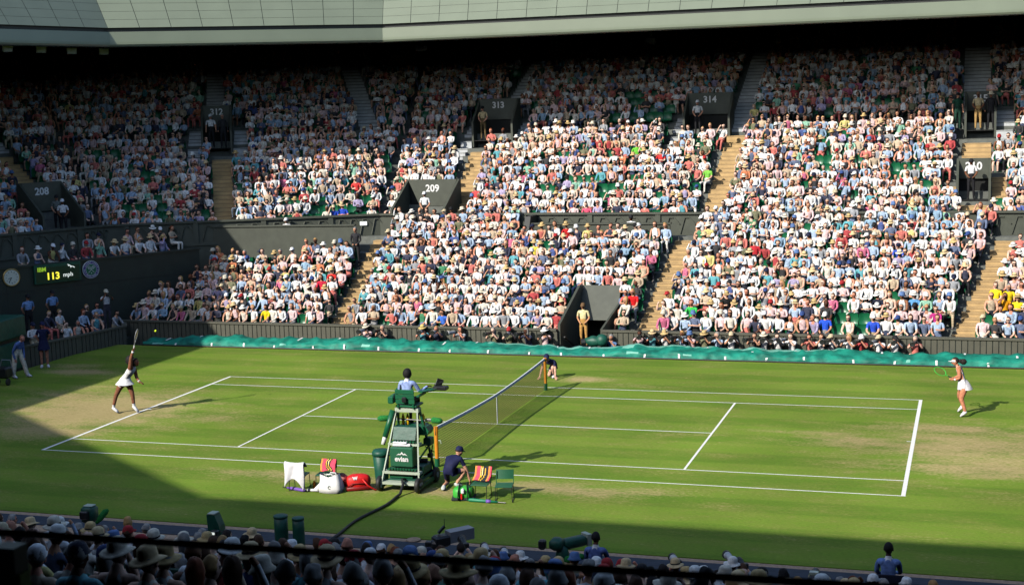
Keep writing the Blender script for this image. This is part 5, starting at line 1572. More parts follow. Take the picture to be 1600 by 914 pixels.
# near ball boy
o = np.array([1.1, -7.0, 0.0])
def rel(x, y, z): return (x - 1.1, y + 7.0, z)
hero('ball boy in navy kneeling by the near net post, seen from behind', tuple(o), dict(
    pelvis=rel(1.06, -7.0, 0.45), belly=rel(1.09, -6.95, 0.57), chest=rel(1.15, -6.84, 0.69), neck=rel(1.20, -6.74, 0.78), skull=rel(1.22, -6.71, 0.83),
    shR=rel(1.33, -6.84, 0.72), elR=rel(1.44, -6.78, 0.45), wrR=rel(1.50, -6.72, 0.18), haR=rel(1.51, -6.71, 0.12), shL=rel(0.98, -6.80, 0.72), elL=rel(0.98, -6.60, 0.48), wrL=rel(1.12, -6.5, 0.34), haL=rel(1.16, -6.48, 0.32),
    hiL=rel(0.98, -6.98, 0.42), knL=rel(0.92, -6.72, 0.08), anL=rel(0.96, -7.12, 0.09), toL=rel(0.99, -7.24, 0.06), hiR=rel(1.14, -6.98, 0.42), knR=rel(1.42, -6.80, 0.43), anR=rel(1.22, -6.92, 0.12), toR=rel(1.30, -6.84, 0.05)),
    dd(topc=NAVY, bot=NAVY, shorts=True, leg=0.62, hat='cap', hatc=NAVY, shoe=(0.66, 0.70, 0.66)), yaw=math.pi - 0.5, pitch=0.35, radii={'anR': 0.045, 'anL': 0.045, 'chest': (0.15, 0.12), 'belly': (0.14, 0.12)},
    hands=[(rel(1.50, -6.72, 0.18), (0.1, 0.1, -1), (-1, 0, 0), 0.4)])
# far ball boy
def rel2(x, y, z): return (x + 0.4, y - 7.0, z)
hero('ball boy in navy crouching behind the far net post, hands on grass', (-0.4, 7.0, 0), dict(
    pelvis=rel2(-0.33, 7.28, 0.44), belly=rel2(-0.35, 7.14, 0.52), chest=rel2(-0.41, 6.98, 0.58), neck=rel2(-0.45, 6.88, 0.66), skull=rel2(-0.47, 6.82, 0.70),
    shR=rel2(-0.60, 6.92, 0.57), elR=rel2(-0.66, 6.82, 0.34), wrR=rel2(-0.70, 6.72, 0.11), haR=rel2(-0.71, 6.69, 0.06), shL=rel2(-0.24, 6.95, 0.57), elL=rel2(-0.19, 6.85, 0.34), wrL=rel2(-0.16, 6.75, 0.11), haL=rel2(-0.15, 6.70, 0.06),
    hiR=rel2(-0.42, 7.22, 0.40), knR=rel2(-0.46, 6.98, 0.08), anR=rel2(-0.44, 7.36, 0.09), toR=rel2(-0.44, 7.48, 0.06), hiL=rel2(-0.27, 7.22, 0.40), knL=rel2(-0.32, 6.93, 0.38), anL=rel2(-0.30, 7.08, 0.09), toL=rel2(-0.30, 6.96, 0.05)),
    dd(skin=lin((226, 176, 150)), topc=NAVY, bot=NAVY, shorts=True, leg=0.5, hat='cap', hatc=NAVY, sock=(0.02, 0.02, 0.03)), yaw=0.1, pitch=0.15,
    hands=[(rel2(-0.70, 6.72, 0.10), (-0.4, -1, -0.6), (0, 0, -1), 0.2), (rel2(-0.16, 6.75, 0.10), (0.5, -1, -0.6), (0, 0, -1), 0.2)])
# line judge, ball girl
jb = (-19.42, 4.0, 0)
hero('bending line judge in blue shirt and cream trousers by the green cabinet', jb, dict(
    pelvis=(-0.22, 0, 0.97), belly=(-0.18, 0, 1.09), chest=(-0.11, 0, 1.24), neck=(-0.02, 0, 1.34), skull=(0.05, 0, 1.40),
    shR=(-0.10, -0.17, 1.26), elR=(-0.24, -0.22, 0.98), wrR=(-0.20, -0.16, 0.72), haR=(-0.18, -0.14, 0.66), shL=(-0.08, 0.17, 1.26), elL=(-0.1, 0.22, 0.98), wrL=(-0.04, 0.15, 0.70), haL=(-0.02, 0.14, 0.64),
    hiR=(-0.25, -0.09, 0.90), knR=(-0.27, -0.14, 0.50), anR=(-0.32, -0.16, 0.10), toR=(-0.19, -0.18, 0.05), hiL=(-0.19, 0.10, 0.90), knL=(-0.06, 0.14, 0.50), anL=(0.0, 0.2, 0.10), toL=(0.14, 0.2, 0.05)),
    dd(skin=lin((206, 140, 116)), topc=lin((96, 122, 180)), bot=lin((222, 214, 192)), sleeve='long', collar=WHT, hs='short', hairc=lin((150, 110, 90))), yaw=rad(75), pitch=-0.1,
    radii={'knL': 0.09, 'knR': 0.09, 'anL': 0.08, 'anR': 0.08, 'hiL': 0.11, 'hiR': 0.11, 'chest': (0.185, 0.13)}, hands=[((-0.20, -0.16, 0.72), (0.2, 0.1, -1), (1, 0, 0), 0.3)])
gp = standing('behind')
hero('ball girl in navy dress and cap standing by the side court wall', (-19.95, 6.0, 0), gp, dd(skin=lin((196, 132, 104)), topc=NAVY, bot=NAVY, shorts=True, leg=0.35, hat='cap', hatc=NAVY, hs='long', hairc=(0.06, 0.04, 0.03)),
     yaw=0.4, rz=rad(35), radii={'hiL': 0.10, 'hiR': 0.10}, extra=[('skirt', [((0, 0, 1.05), 0.15, 0.12), ((0, 0, 0.68), 0.23, 0.18)], NAVY, 0.04)], hands=[((0.14, 0.14, 0.98), (-1, 0.2, -0.3), (0, 1, 0), 0.5)])
# standing officials
def stand(label, pos, top, bot, mode='front', rz=0.0, hat=None, hatc=None, skin=None, sleeve='short', group=None, hair=(0.03, 0.02, 0.015), yaw=0.0):
    d = dict(skin=skin or lin((206, 150, 120)), topc=top, bot=bot, sleeve=sleeve, shorts=False, hs='short', hairc=hair, neckl=False, glass=False, yaw=yaw, tilt=0, pit=0.05, sc=1.0, hat=hat, hatc=hatc, bandc=hatc, shoe=(0.02, 0.02, 0.02))
    return add_person(TST[mode], d, pos, rz, label, group)
BK = (0.012, 0.012, 0.015); KH = lin((196, 178, 136)); SB_ = lin((124, 158, 206))
wf = lambda f, s, t, z: W(f, s, t, z)
stand('white shirted steward in the funnel shaped 209 entrance', wf('F0', 1.95, 0.75, 3.62), WHT, BK, 'front', 0, 'cap', WHT)
stand('steward in white shirt and dark beret standing in the 210 entrance', wf('F0', 26.05, 2.5, 4.66), WHT, BK, 'front', 0, 'cap', BK, lin(DARKSK[1]))
stand('white capped steward alone in front of the shaded 314 sign', wf('F0', 13.3, 8.55, 7.42), lin((214, 216, 214)), BK, 'front', 0, 'cap', WHT)
stand('steward in khaki uniform standing in the 313 entrance', wf('F0', 2.25, 8.55, 7.42), KH, lin((110, 92, 60)), 'front', 0, 'cap', BK)
stand('steward in white shirt beside the suited man in the 312 entrance', wf('F1', 4.35, 8.6, 7.42), WHT, BK, 'down', FR['F1']['ang'], 'cap', WHT)
stand('man in dark suit standing in the 312 entrance', wf('F1', 4.95, 8.6, 7.42), (0.03, 0.03, 0.035), (0.02, 0.02, 0.025), 'down', FR['F1']['ang'], sleeve='long', hair=(0.3, 0.3, 0.3))
stand('steward in khaki uniform standing in front of the 315 sign', wf('F0', 26.3, 8.4, 7.42), KH, lin((176, 142, 88)), 'front', 0, 'cap', lin((120, 90, 70)), lin(DARKSK[1]))
stand('steward in dark suit and straw hat right of the 315 entrance', wf('F0', 26.85, 8.45, 7.42), BK, BK, 'down', 0, 'brim', lin((222, 206, 176)), lin(DARKSK[2]), sleeve='long')
stand('steward in dark green tabard left of the 315 entrance', wf('F0', 25.4, 8.2, 7.42), lin((22, 70, 52)), lin((22, 60, 46)), 'down', 0.4, 'cap', BK)
stand('man in grey shirt and dark cap inside the 208 entrance', wf('F2', 5.3, 1.9, 4.05), lin((110, 116, 112)), BK, 'front', FR['F2']['ang'] - 0.6, 'cap', BK)
stand('steward in white shirt and white cap in front of the 208 entrance', wf('F2', 5.2, 1.2, 3.9), WHT, BK, 'front', FR['F2']['ang'] - 0.6, 'cap', WHT, lin(DARKSK[1]))
stand('steward in khaki and brown peaked cap in the lower tunnel entrance', (-0.98, 13.6, -0.10), lin((226, 214, 160)), lin((196, 150, 84)), 'front', 0, 'cap', lin((110, 84, 56)), lin((206, 150, 110)))
b = MB().mt('concrete'); b.box((-0.85, 13.55, -0.24), (1.35, 1.0, 0.26)); tag(b.build('tunnel_platform'), 'low grey platform under the khaki steward in the tunnel', 'platform')
stand('man in black suit standing at the top of the left aisle steps', (-12.75, 18.9, 2.35), (0.02, 0.02, 0.025), (0.02, 0.02, 0.022), 'front', 0, None, None, sleeve='long', hair=(0.3, 0.3, 0.3))
stand('naval steward, only the white capped head showing over the left board wall', (-16.6, 19.9, 2.68), WHT, BK, 'down', 0, 'cap', WHT)
stand('steward, only the dark capped head showing over the middle board wall', (-0.85, 21.4, 2.62), WHT, BK, 'down', 0, 'cap', BK, lin(DARKSK[1]))
stand('left of the two guards in blue shirts below the speed board', (-22.55, 8.75, 0.62), SB_, BK, 'behind', rad(60), 'cap', BK)
stand('right of the two guards in blue shirts below the speed board', (-22.3, 10.0, 0.62), SB_, BK, 'behind', rad(60), 'cap', BK)
stand('standing photographer in white shirt and pale cap by the corner wall', (-21.0, 11.84, 0.42), WHT, (0.05, 0.05, 0.07), 'camera', rad(50), 'cap', lin((214, 206, 180)), lin(DARKSK[2]))

# cameras held or standing
def still_camera(pos, rz, lens_len=0.22, white=False, label='', grp=None, rr=0.045):
    e = tag(empty('camera', pos), label, 'camera', grp)
    e.rotation_euler = (0, 0, rz)
    for nm, fn in (('body', lambda b: b.mt('blackplastic').bevbox((0, 0, 0), (0.15, 0.07, 0.11), 0.015)), ('lens', lambda b: b.mt('lens' if white else 'blackplastic').lathe([(rr * 0.8, 0.03), (rr * 0.8, 0.06), (rr, 0.08), (rr, lens_len * 0.8), (rr * 1.25, lens_len * 0.85), (rr * 1.25, lens_len), (rr * 0.9, lens_len)], (0, 0, 0), 12, ((1, 0, 0), (0, 0, 1), (0, -1, 0)))), ('lens_hood', lambda b: b.mt('blackplastic').lathe([(rr * 1.3, lens_len), (rr * 1.45, lens_len + 0.06), (rr * 1.2, lens_len + 0.055)], (0, 0, 0), 12, ((1, 0, 0), (0, 0, 1), (0, -1, 0))))):
        b = MB(); fn(b); o = b.build(nm, None, nm != 'body'); o.parent = e
    return e
hgrp = 'photographers in the far pit'
rs2 = np.random.RandomState(3)
PHU = [551, 582, 648, 672, 713, 768, 792, 823, 850, 999, 1019, 1039, 1065, 1079, 1098, 1119, 1138, 1175, 1186, 1207, 1226, 1254, 1269, 1284, 1309, 1328, 1351, 1373, 1401]
for i, u in enumerate(PHU):
    x = (u - 937) / 40.7; d = spec(rs2, 0.5); d['sleeve'] = 'short'; d['yaw'] = -0.2 + rs2.normal(0, 0.25); d['glass'] = False
    if i in (2,): d['hat'] = 'brim'; d['hatn'] = 'straw hat'; d['hatc'] = lin((222, 194, 120)); d['bandc'] = BK
    d['pit'] = 0.05; d['sc'] = 1.0
    rz = rs2.uniform(-0.5, 0.3)
    hat = d.get('hatn', None) if d['hat'] else 'bareheaded'
    add_person(TPH[i % 2], d, (x, 12.24, -0.16), rz, '%s top, %s, %s photographer from left by tarpaulin' % (d['top'], hat, ordn(i + 1)), hgrp)
    q = np.array([0, -0.33]); c_, s_ = math.cos(rz), math.sin(rz)
    still_camera((x - q[1] * s_ * 1, 12.24 + q[1] * c_, -0.16 + 0.84), rz + (-0.2), rs2.uniform(0.24, 0.42), rs2.rand() < 0.4, 'camera held by the %s photographer from the left behind the tarpaulin' % ordn(i + 1), 'cameras in the far pit', rs2.uniform(0.055, 0.072))
still_camera((-20.82, 11.7, 1.93), rad(50), 0.3, False, 'camera held up by the standing photographer near the corner wall', None, 0.055)
# covered television camera and its operator in the tunnel mouth
e = tag(empty('television_camera', (0.1, 12.1, 0.1)), 'television camera under a green rain cover at the tunnel mouth', 'television camera')
b = MB().mt('cover'); b.ball((-0.15, 12.1, 0.42), (0.42, 0.2, 0.2), 14, 10, fn=lambda q: q * (1 + 0.10 * math.sin(7 * q[0] + 3 * q[2]))); b.ball((0.12, 12.1, 0.46), (0.25, 0.22, 0.24), 12, 8); b.build('rain_cover', e, True)
b = MB().mt('blackplastic'); b.tube([(-0.5, 12.08, 0.40), (-0.66, 12.05, 0.38)], 0.12, 12); b.build('lens', e)
b = MB().mt('blackplastic'); b.bar((-0.1, 12.1, 0.25), (-0.1, 12.1, -0.45), 0.06); b.build('pedestal', e)
d = dict(skin=lin((206, 150, 120)), topc=lin((92, 126, 172)), bot=BK, sleeve='short', shorts=False, hs='short', hairc=lin((150, 150, 150)), neckl=False, glass=False, yaw=0.0, tilt=0, pit=0.2, sc=1.0, hat=None)
add_person(TCAM, d, (0.45, 12.28, -0.62), -0.3, 'camera operator in blue shirt crouching right of the covered camera', None)
# ---------------------------------------------------------------- players' chairs, bags, towels
def garden_chair(label, x, y, rz):
    e = tag(empty('chair', (x, y, 0)), label, 'chair', "players' courtside chairs"); e.rotation_euler = (0, 0, rz); e.scale = (0.88, 0.9, 0.84)
    def pt(nm, fn, sm=False):
        b = MB(); fn(b); o = b.build(nm, None, sm); o.parent = e
    # faces local -Y
    for s in (-1, 1):
        pt('leg', lambda b: b.mt('blackplastic').tube([(s * 0.22, -0.20, 0.44), (s * 0.23, -0.23, 0.02), (s * 0.23, 0.26, 0.02), (s * 0.22, 0.20, 0.44)], 0.011, 6))
        pt('back_frame', lambda b: b.mt('chair_green').tube([(s * 0.235, 0.20, 0.42), (s * 0.23, 0.27, 0.80)], 0.012, 6))
    pt('seat', lambda b: b.mt('cool_green').bevbox((0, 0, 0.45), (0.48, 0.46, 0.03), 0.012))
    def bk(b):
        b.mt('cool_green'); n = 9; V = []
        for zz, yy in ((0.56, 0.235), (0.82, 0.285)):
            for k in range(n):
                u = -1 + 2 * k / (n - 1); V.append((u * 0.24, yy - 0.03 * (1 - u * u) + 0.03, zz))
        for zz, yy in ((0.56, 0.25), (0.82, 0.30)):
            for k in range(n):
                u = -1 + 2 * k / (n - 1); V.append((u * 0.24, yy - 0.03 * (1 - u * u) + 0.03, zz))
        F = [(k, k + 1, n + k + 1, n + k) for k in range(n - 1)] + [(2 * n + k + 1, 2 * n + k, 3 * n + k, 3 * n + k + 1) for k in range(n - 1)] + [(n + k, n + k + 1, 3 * n + k + 1, 3 * n + k) for k in range(n - 1)] + [(k + 1, k, 2 * n + k, 2 * n + k + 1) for k in range(n - 1)]
        b.add(V, F)
    pt('backrest', bk)
    return e
garden_chair('green chair hidden under a white towel, leftmost of the four courtside', -2.62, -7.80, math.pi + 0.12)
garden_chair('green chair with pink striped towel on it, left of the umpire chair', -1.98, -7.62, 0.1)
garden_chair('green chair under a pink striped towel beside the green racket bag', 2.14, -7.72, 0.05)
garden_chair('empty green chair, rightmost of the four courtside', 2.74, -7.74, 0.22)
def sheet(name, label, cat, pts_fn, nu, nv, mk, mk2=None, th=0.02, sel=None, parent=None):
    b = MB().mt(mk); V = []
    for i in range(nu + 1):
        for j in range(nv + 1): V.append(pts_fn(i / nu, j / nv))
    V = np.array(V, float)
    if mk2: b.mats.append(mk2)
    F = [(i * (nv + 1) + j, (i + 1) * (nv + 1) + j, (i + 1) * (nv + 1) + j + 1, i * (nv + 1) + j + 1) for i in range(nu) for j in range(nv)]
    b.add(V, F)
    if sel:
        q = 0
        for i in range(nu):
            for j in range(nv):
                k = sel(i / nu, j / nv)
                if k:
                    b.mt(k); b.m[q] = b.mats.index(k)
                q += 1
    o = b.build(name, parent, True, loc=tuple(V.mean(axis=0)) if parent is None else None)
    so = o.modifiers.new('thickness', 'SOLIDIFY'); so.thickness = th
    if parent is None: tag(o, label, cat)
    return o
# white top draped over the back of the left chair
def drape(u, v):
    x = -2.88 + 0.53 * u
    h = 0.74 - 0.03 * math.sin(math.pi * u)
    L = 0.36 + 0.34 * (abs(2 * u - 1) ** 2.2) * (1.0 if u > 0.5 else 0.72)
    if v < 0.25: t = v / 0.25; return (x, -7.90 - 0.17 * t - 0.01 * math.sin(9 * u), h + 0.01 - 0.14 * (1 - t) ** 2)
    t = (v - 0.25) / 0.75
    return (x + 0.03 * math.sin(3 * t) - 0.02 * (u - 0.5) * t, -8.075 - 0.03 * math.sin(8 * u + 2 * t) - 0.05 * t, h - 0.01 - L * t)
sheet('white_towel', 'white garment draped over the back of the leftmost courtside chair', 'towel', drape, 18, 14, 'cloth_white')
def stripes(i, j):
    if i < 0.10: return 'orange_cloth'
    a = i + 0.18 * math.sin(3.0 * j + 0.5)
    if 0.44 < a < 0.80: return 'yellow' if (0.50 < a < 0.545 or 0.66 < a < 0.70) else 'blackcloth'
    return None
def towL(u, v):
    x = -2.17 + 0.40 * u
    if v < 0.5: t = v / 0.5; return (x, -7.40 - 0.06 * t + 0.01 * math.sin(9 * u), 0.70 - 0.12 * t)
    t = (v - 0.5) / 0.5; return (x + 0.06 * t, -7.48 - 0.16 * t, 0.57 - 0.12 * t + 0.02 * math.sin(7 * u + 4 * t))
sheet('striped_towel', 'pink black and yellow striped towel on the second chair from left', 'towel', towL, 20, 10, 'pink', sel=stripes)
def towR(u, v):
    x = 1.93 + 0.42 * u
    if v < 0.55: t = v / 0.55; return (x, -7.44 - 0.10 * t + 0.012 * math.sin(9 * u), 0.73 - 0.22 * t)
    t = (v - 0.55) / 0.45; return (x, -7.55 - 0.16 * t, 0.50 - 0.06 * t + 0.012 * math.sin(7 * u))
sheet('striped_towel', 'pink black and yellow striped towel on the chair by the green bag', 'towel', towR, 20, 10, 'pink', sel=lambda i, j: ('orange_cloth' if i < 0.10 or 0.78 < i < 0.86 else (('yellow' if (0.44 < i + 0.22 * j * j < 0.49 or 0.60 < i + 0.22 * j * j < 0.65) else 'blackcloth') if 0.38 < i < 0.76 else ('yellow' if 0.33 < i <= 0.38 else None))))
def bag(label, c, size, rz, mk, mk2, name='racket_bag', squash=0.35):
    e = tag(empty(name, c), label, 'bag'); e.rotation_euler = (0, 0, rz)
    sx, sy, sz = size
    def f(q):
        r = (abs(q[0]) ** 3.2 + abs(q[1]) ** 3.2 + abs(q[2]) ** 4.5) ** (-1 / 4.5)
        q = q * r; k = 1 + 0.05 * math.sin(5 * q[0] + 2) * math.sin(4 * q[1])
        return np.array([q[0] * k, q[1] * k * (1 - squash * 0.5 * (q[2] + 1) * 0.5), q[2]])
    b = MB().mt(mk); b.ball((0, 0, sz / 2), (sx / 2, sy / 2, sz / 2), 22, 16, fn=f); o = b.build('bag_body', None, True); o.parent = e
    return e
def bagpart(e, name, fn, sm=True):
    b = MB(); fn(b); o = b.build(name, None, sm); o.parent = e; return o
rb = bag('bulging red racket bag lying beside the white bag', (-1.16, -7.50, 0), (0.62, 0.44, 0.38), 0.45, 'red', 'dred')
bagpart(rb, 'seam', lambda b: b.mt('dred').tube([(-0.30, -0.19, 0.10), (-0.15, -0.225, 0.2), (0.15, -0.225, 0.2), (0.30, -0.18, 0.12)], 0.014, 6))
bagpart(rb, 'base_panel', lambda b: b.mt('dred').bevbox((0, -0.0, 0.06), (0.60, 0.43, 0.12), 0.03))
bagpart(rb, 'strap', lambda b: b.mt('red').tube([(0.1, -0.2, 0.3), (0.22, -0.27, 0.15), (0.4, -0.26, 0.02), (0.5, -0.2, 0.02)], (0.02), 6))
o = text_mesh('w', 0.17, (-0.08, -0.16, 0.33), (1, 0.1, 0), (-0.05, 0.7, 0.75), 'signwhite', 'lettering', None, bold=0.006); o.parent = rb
wbg = tag(empty('white_bag', (-1.72, -7.88, 0)), 'white plastic carrier bag slumped in front of the red racket bag', 'bag')
def wb_(b):
    b.mt('white'); n = 12
    prof = [(0.30, 0.18, 0.0), (0.31, 0.19, 0.12), (0.27, 0.15, 0.30), (0.25, 0.10, 0.40)]
    V = []
    for rx, ry, zz in prof:
        for k in range(n):
            t = 2 * math.pi * k / n
            cx = math.copysign(abs(math.cos(t)) ** 0.5, math.cos(t)); sy = math.copysign(abs(math.sin(t)) ** 0.5, math.sin(t))
            V.append((rx * cx - 0.03 * (zz > 0.3), ry * sy, zz + (0.07 * cx * cx if zz > 0.35 else 0) + 0.012 * math.sin(5 * t)))
    b.add(V, [(i * n + k, i * n + (k + 1) % n, (i + 1) * n + (k + 1) % n, (i + 1) * n + k) for i in range(3) for k in range(n)] + [tuple(range(n - 1, -1, -1))])
for nm, fn in (('bag_body', wb_), ('handle', lambda b: b.mt('white').tube([(-0.08, -0.08, 0.40), (-0.05, -0.10, 0.47), (0.08, -0.10, 0.47), (0.12, -0.08, 0.40)], 0.014, 6)), ('handle', lambda b: b.mt('white').tube([(-0.08, 0.08, 0.40), (-0.05, 0.10, 0.46), (0.08, 0.10, 0.46), (0.12, 0.08, 0.40)], 0.014, 6)),
               ('loose_flap', lambda b: b.mt('white').prism([(-0.28, 0.0), (-0.28, 0.22), (-0.44, 0.06), (-0.62, 0.05), (-0.62, 0.0)], (0, -0.1, 0.01), (1, 0, 0), (0, 0, 1), (0, 1, 0), 0.06)), ('printed_mark', lambda b: b.mt('chair_green').tube([(0.03 + 0.035 * math.cos(a), -0.192, 0.16 + 0.04 * math.sin(a)) for a in np.linspace(0.5, 5.6, 9)], 0.007, 5))):
    bagpart(wbg, nm, fn)
yb = bag('yellow and dark red racket bag under the second chair', (-1.82, -7.25, 0), (0.72, 0.30, 0.30), -0.35, 'dred', 'yellow')
bagpart(yb, 'yellow_panel', lambda b: b.mt('yellow').bevbox((-0.18, -0.06, 0.20), (0.30, 0.26, 0.14), 0.03), False)
bagpart(yb, 'black_panel', lambda b: b.mt('blackcloth').bevbox((0.08, 0.0, 0.24), (0.16, 0.26, 0.12), 0.03), False)
gb = bag('bright green and black racket bag beside the kneeling ball boy', (1.72, -7.78, 0), (0.52, 0.46, 0.31), 0.25, 'lime', 'blackcloth')
for xx in (-0.12, 0.12): bagpart(gb, 'black_panel', lambda b: b.mt('blackcloth').tube([(xx, -0.27, 0.04), (xx * 0.95, -0.245, 0.2), (xx * 0.8, -0.12, 0.335), (xx * 0.7, 0.1, 0.352)], [(0.045, 0.012)] * 4, 8))
bagpart(gb, 'base_panel', lambda b: b.mt('blackcloth').bevbox((0, 0, 0.035), (0.56, 0.47, 0.07), 0.02), False)
bagpart(gb, 'white_towel_end', lambda b: (b.mt('cloth_white').bevbox((0.0, -0.20, 0.24), (0.07, 0.12, 0.12), 0.02), b.mt('red').bevbox((-0.03, -0.255, 0.12), (0.04, 0.03, 0.14), 0.01)), False)
def umb(label, a, c, mkA):
    a = np.array(a); c = np.array(c); d = (c - a)
    e = tag(empty('umbrella', tuple(a)), label, 'umbrella')
    b = MB().mt(mkA); b.tube([a, a + d * 0.08, a + d * 0.45, a + d * 0.8], [0.02, 0.045, 0.042, 0.022], 8); b.build('canopy', e, True)
    b = MB().mt('violet'); b.tube([a + d * 0.50, a + d * 0.62], [0.046, 0.040], 8); b.build('tie', e, True)
    b = MB().mt('blackplastic'); b.tube([a + d * 0.8, c], 0.012, 6); b.build('shaft', e)
umb('rolled green and violet umbrella on the grass below the empty chair', (1.88, -8.0, 0.045), (2.86, -8.02, 0.03), 'umb_green')
umb('rolled violet umbrella on the grass under the left chair', (-2.35, -8.05, 0.045), (-3.1, -7.80, 0.03), 'violet')
b = MB().mt('orange'); b.lathe([(0.035, 0), (0.04, 0.02), (0.04, 0.17), (0.02, 0.21), (0.02, 0.24)], (-2.22, -7.80, 0), 12); tag(b.build('bottle', None, True, loc=(-2.22, -7.8, 0)), 'orange drink bottle on the grass left of the white bag', 'bottle')
b = MB().mt('glass'); b.lathe([(0.033, 0), (0.036, 0.02), (0.036, 0.16), (0.014, 0.21), (0.014, 0.23)], (-2.08, -7.74, 0), 12); tag(b.build('bottle', None, True, loc=(-2.08, -7.74, 0)), 'clear water bottle just right of the orange bottle', 'bottle')

# ---------------------------------------------------------------- near court side equipment
for x, y, h, r, lab in ((-0.56, -12.85, 1.22, 0.145, 'taller left green cylinder bin at the near court edge'), (-0.18, -12.8, 1.18, 0.125, 'right green cylinder bin at the near court edge')):
    e = tag(empty('cylinder_bin', (x, y, -0.3)), lab, 'bin', 'green cylinders at the near court edge')
    b = MB().mt('cover'); b.lathe([(r, 0), (r * 1.02, 0.3), (r, 0.6), (r * 1.02, 0.9), (r, h - 0.03)], (x, y, -0.3), 18); b.build('bin_body', e, True)
    b = MB().mt('cover'); b.lathe([(r * 1.06, h - 0.05), (r * 1.06, h - 0.01), (r * 0.9, h), (0.02, h + 0.003)], (x, y, -0.3), 18); b.build('lid', e, True)
def tvcam(label, x, y, z, kind):
    e = tag(empty('television_camera', (x, y, -0.3)), label, 'television camera', 'television cameras at the near court edge')
    def pt(nm, fn, sm=False):
        b = MB(); fn(b); b.build(nm, e, sm)
    pt('pedestal', lambda b: b.mt('blackplastic').lathe([(0.16, 0), (0.06, 0.08), (0.05, max(0.2, z - 0.05))], (x, y, -0.3), 10))
    if kind == 'hood':
        pt('rain_cover', lambda b: b.mt('cover').bevbox((x, y, z + 0.02), (0.30, 0.28, 0.38), 0.05), True)
        pt('viewfinder', lambda b: b.mt('blackplastic').bevbox((x - 0.02, y - 0.17, z + 0.04), (0.20, 0.10, 0.18), 0.02))
        pt('cover_trim', lambda b: b.mt('alu').bevbox((x + 0.01, y, z + 0.22), (0.22, 0.18, 0.02), 0.006))
        pt('microphone', lambda b: b.mt('furry').tube([(x + 0.22, y - 0.1, z - 0.15), (x + 0.27, y, z - 0.05), (x + 0.34, y + 0.1, z + 0.07), (x + 0.38, y + 0.15, z + 0.10)], [0.03, 0.07, 0.07, 0.03], 10), True)
    elif kind == 'tilt':
        pt('rain_cover', lambda b: b.mt('cover').prism([(-0.14, -0.12), (0.16, -0.16), (0.12, 0.12), (0.02, 0.36), (-0.17, 0.36)], (x, y - 0.22, z - 0.05), (1, 0, 0), (0, 0, 1), (0, 1, 0), 0.24))
        pt('lens_hood', lambda b: b.mt('alu').bevbox((x - 0.07, y - 0.1, z + 0.33), (0.17, 0.22, 0.03), 0.008))
        pt('control_box', lambda b: b.mt('blackplastic').bevbox((x + 0.06, y - 0.3, z - 0.05), (0.16, 0.12, 0.14), 0.02))
        pt('monitor', lambda b: b.mt('led_white').box((x + 0.05, y - 0.366, z - 0.04), (0.07, 0.006, 0.05)))
        pt('skirt_cover', lambda b: b.mt('cover').lathe([(0.26, -0.2), (0.22, 0.0), (0.12, 0.05)], (x - 0.02, y - 0.05, z - 0.1), 12), True)
        pt('pan_handle', lambda b: b.mt('black').tube([(x + 0.12, y - 0.2, z - 0.02), (x + 0.32, y - 0.3, z - 0.05), (x + 0.33, y - 0.3, z - 0.3)], 0.014, 6))
    elif kind == 'long':
        pt('lens_housing', lambda b: b.mt('greycase').box((x + 0.22, y + 0.22, z + 0.08), (0.24, 0.56, 0.23), rz=-0.70))
        pt('lens_glass', lambda b: b.mt('blackplastic').box((x + 0.22 + 0.285 * math.sin(0.70), y + 0.22 + 0.285 * math.cos(0.70), z + 0.08), (0.20, 0.012, 0.19), rz=-0.70))
        pt('camera_body', lambda b: (b.mt('blackplastic').bevbox((x - 0.06, y - 0.12, z + 0.03), (0.26, 0.32, 0.24), 0.04, rz=-0.70), b.ball((x - 0.15, y - 0.16, z - 0.04), (0.15, 0.15, 0.13), 10, 8), b.bar((x - 0.12, y - 0.1, z + 0.18), (x - 0.02, y, z + 0.30), 0.05)))
        pt('viewfinder', lambda b: b.mt('blackplastic').bevbox((x - 0.28, y - 0.22, z - 0.02), (0.15, 0.12, 0.12), 0.02))
        pt('whip_aerial', lambda b: b.mt('blackplastic').bar((x - 0.02, y, z + 0.28), (x - 0.02, y, z + 0.45), 0.01))
    elif kind == 'cover':
        pt('rain_cover', lambda b: (b.mt('cover').bevbox((x - 0.10, y - 0.10, z + 0.07), (0.26, 0.28, 0.24), 0.06), b.bevbox((x + 0.16, y + 0.2, z + 0.03), (0.22, 0.52, 0.20), 0.04, rz=-0.7), b.ball((x, y - 0.05, z - 0.22), (0.15, 0.14, 0.26), 10, 8)), True)
        pt('lens_hood', lambda b: b.mt('alu').box((x + 0.36, y + 0.44, z + 0.04), (0.23, 0.10, 0.23), rz=-0.7))
        pt('viewfinder', lambda b: b.mt('blackplastic').bevbox((x - 0.34, y - 0.28, z + 0.10), (0.14, 0.14, 0.2), 0.03))
        pt('microphone', lambda b: b.mt('furry').tube([(x + 0.10, y - 0.3, z - 0.20), (x + 0.15, y - 0.29, z - 0.18), (x + 0.42, y - 0.2, z - 0.12), (x + 0.47, y - 0.18, z - 0.11)], [0.04, 0.075, 0.07, 0.04], 12), True)
    elif kind == 'shoulder':
        pt('camera_body', lambda b: (b.mt('blackplastic').bevbox((x, y, z), (0.16, 0.36, 0.2), 0.03), b.tube([(x, y + 0.15, z), (x, y + 0.42, z)], [0.06, 0.08], 10)))
        pt('monitor', lambda b: b.mt('alu').box((x + 0.02, y - 0.05, z + 0.13), (0.16, 0.12, 0.05)))
tvcam('green hooded television camera with furry microphone, leftmost of the near cameras', -5.16, -13.0, 0.68, 'hood')
tvcam('tilted green covered television camera second from left', -1.95, -13.0, 0.62, 'tilt')
tvcam('large television camera with long grey box lens near the centre', 3.22, -13.0, 0.66, 'long')
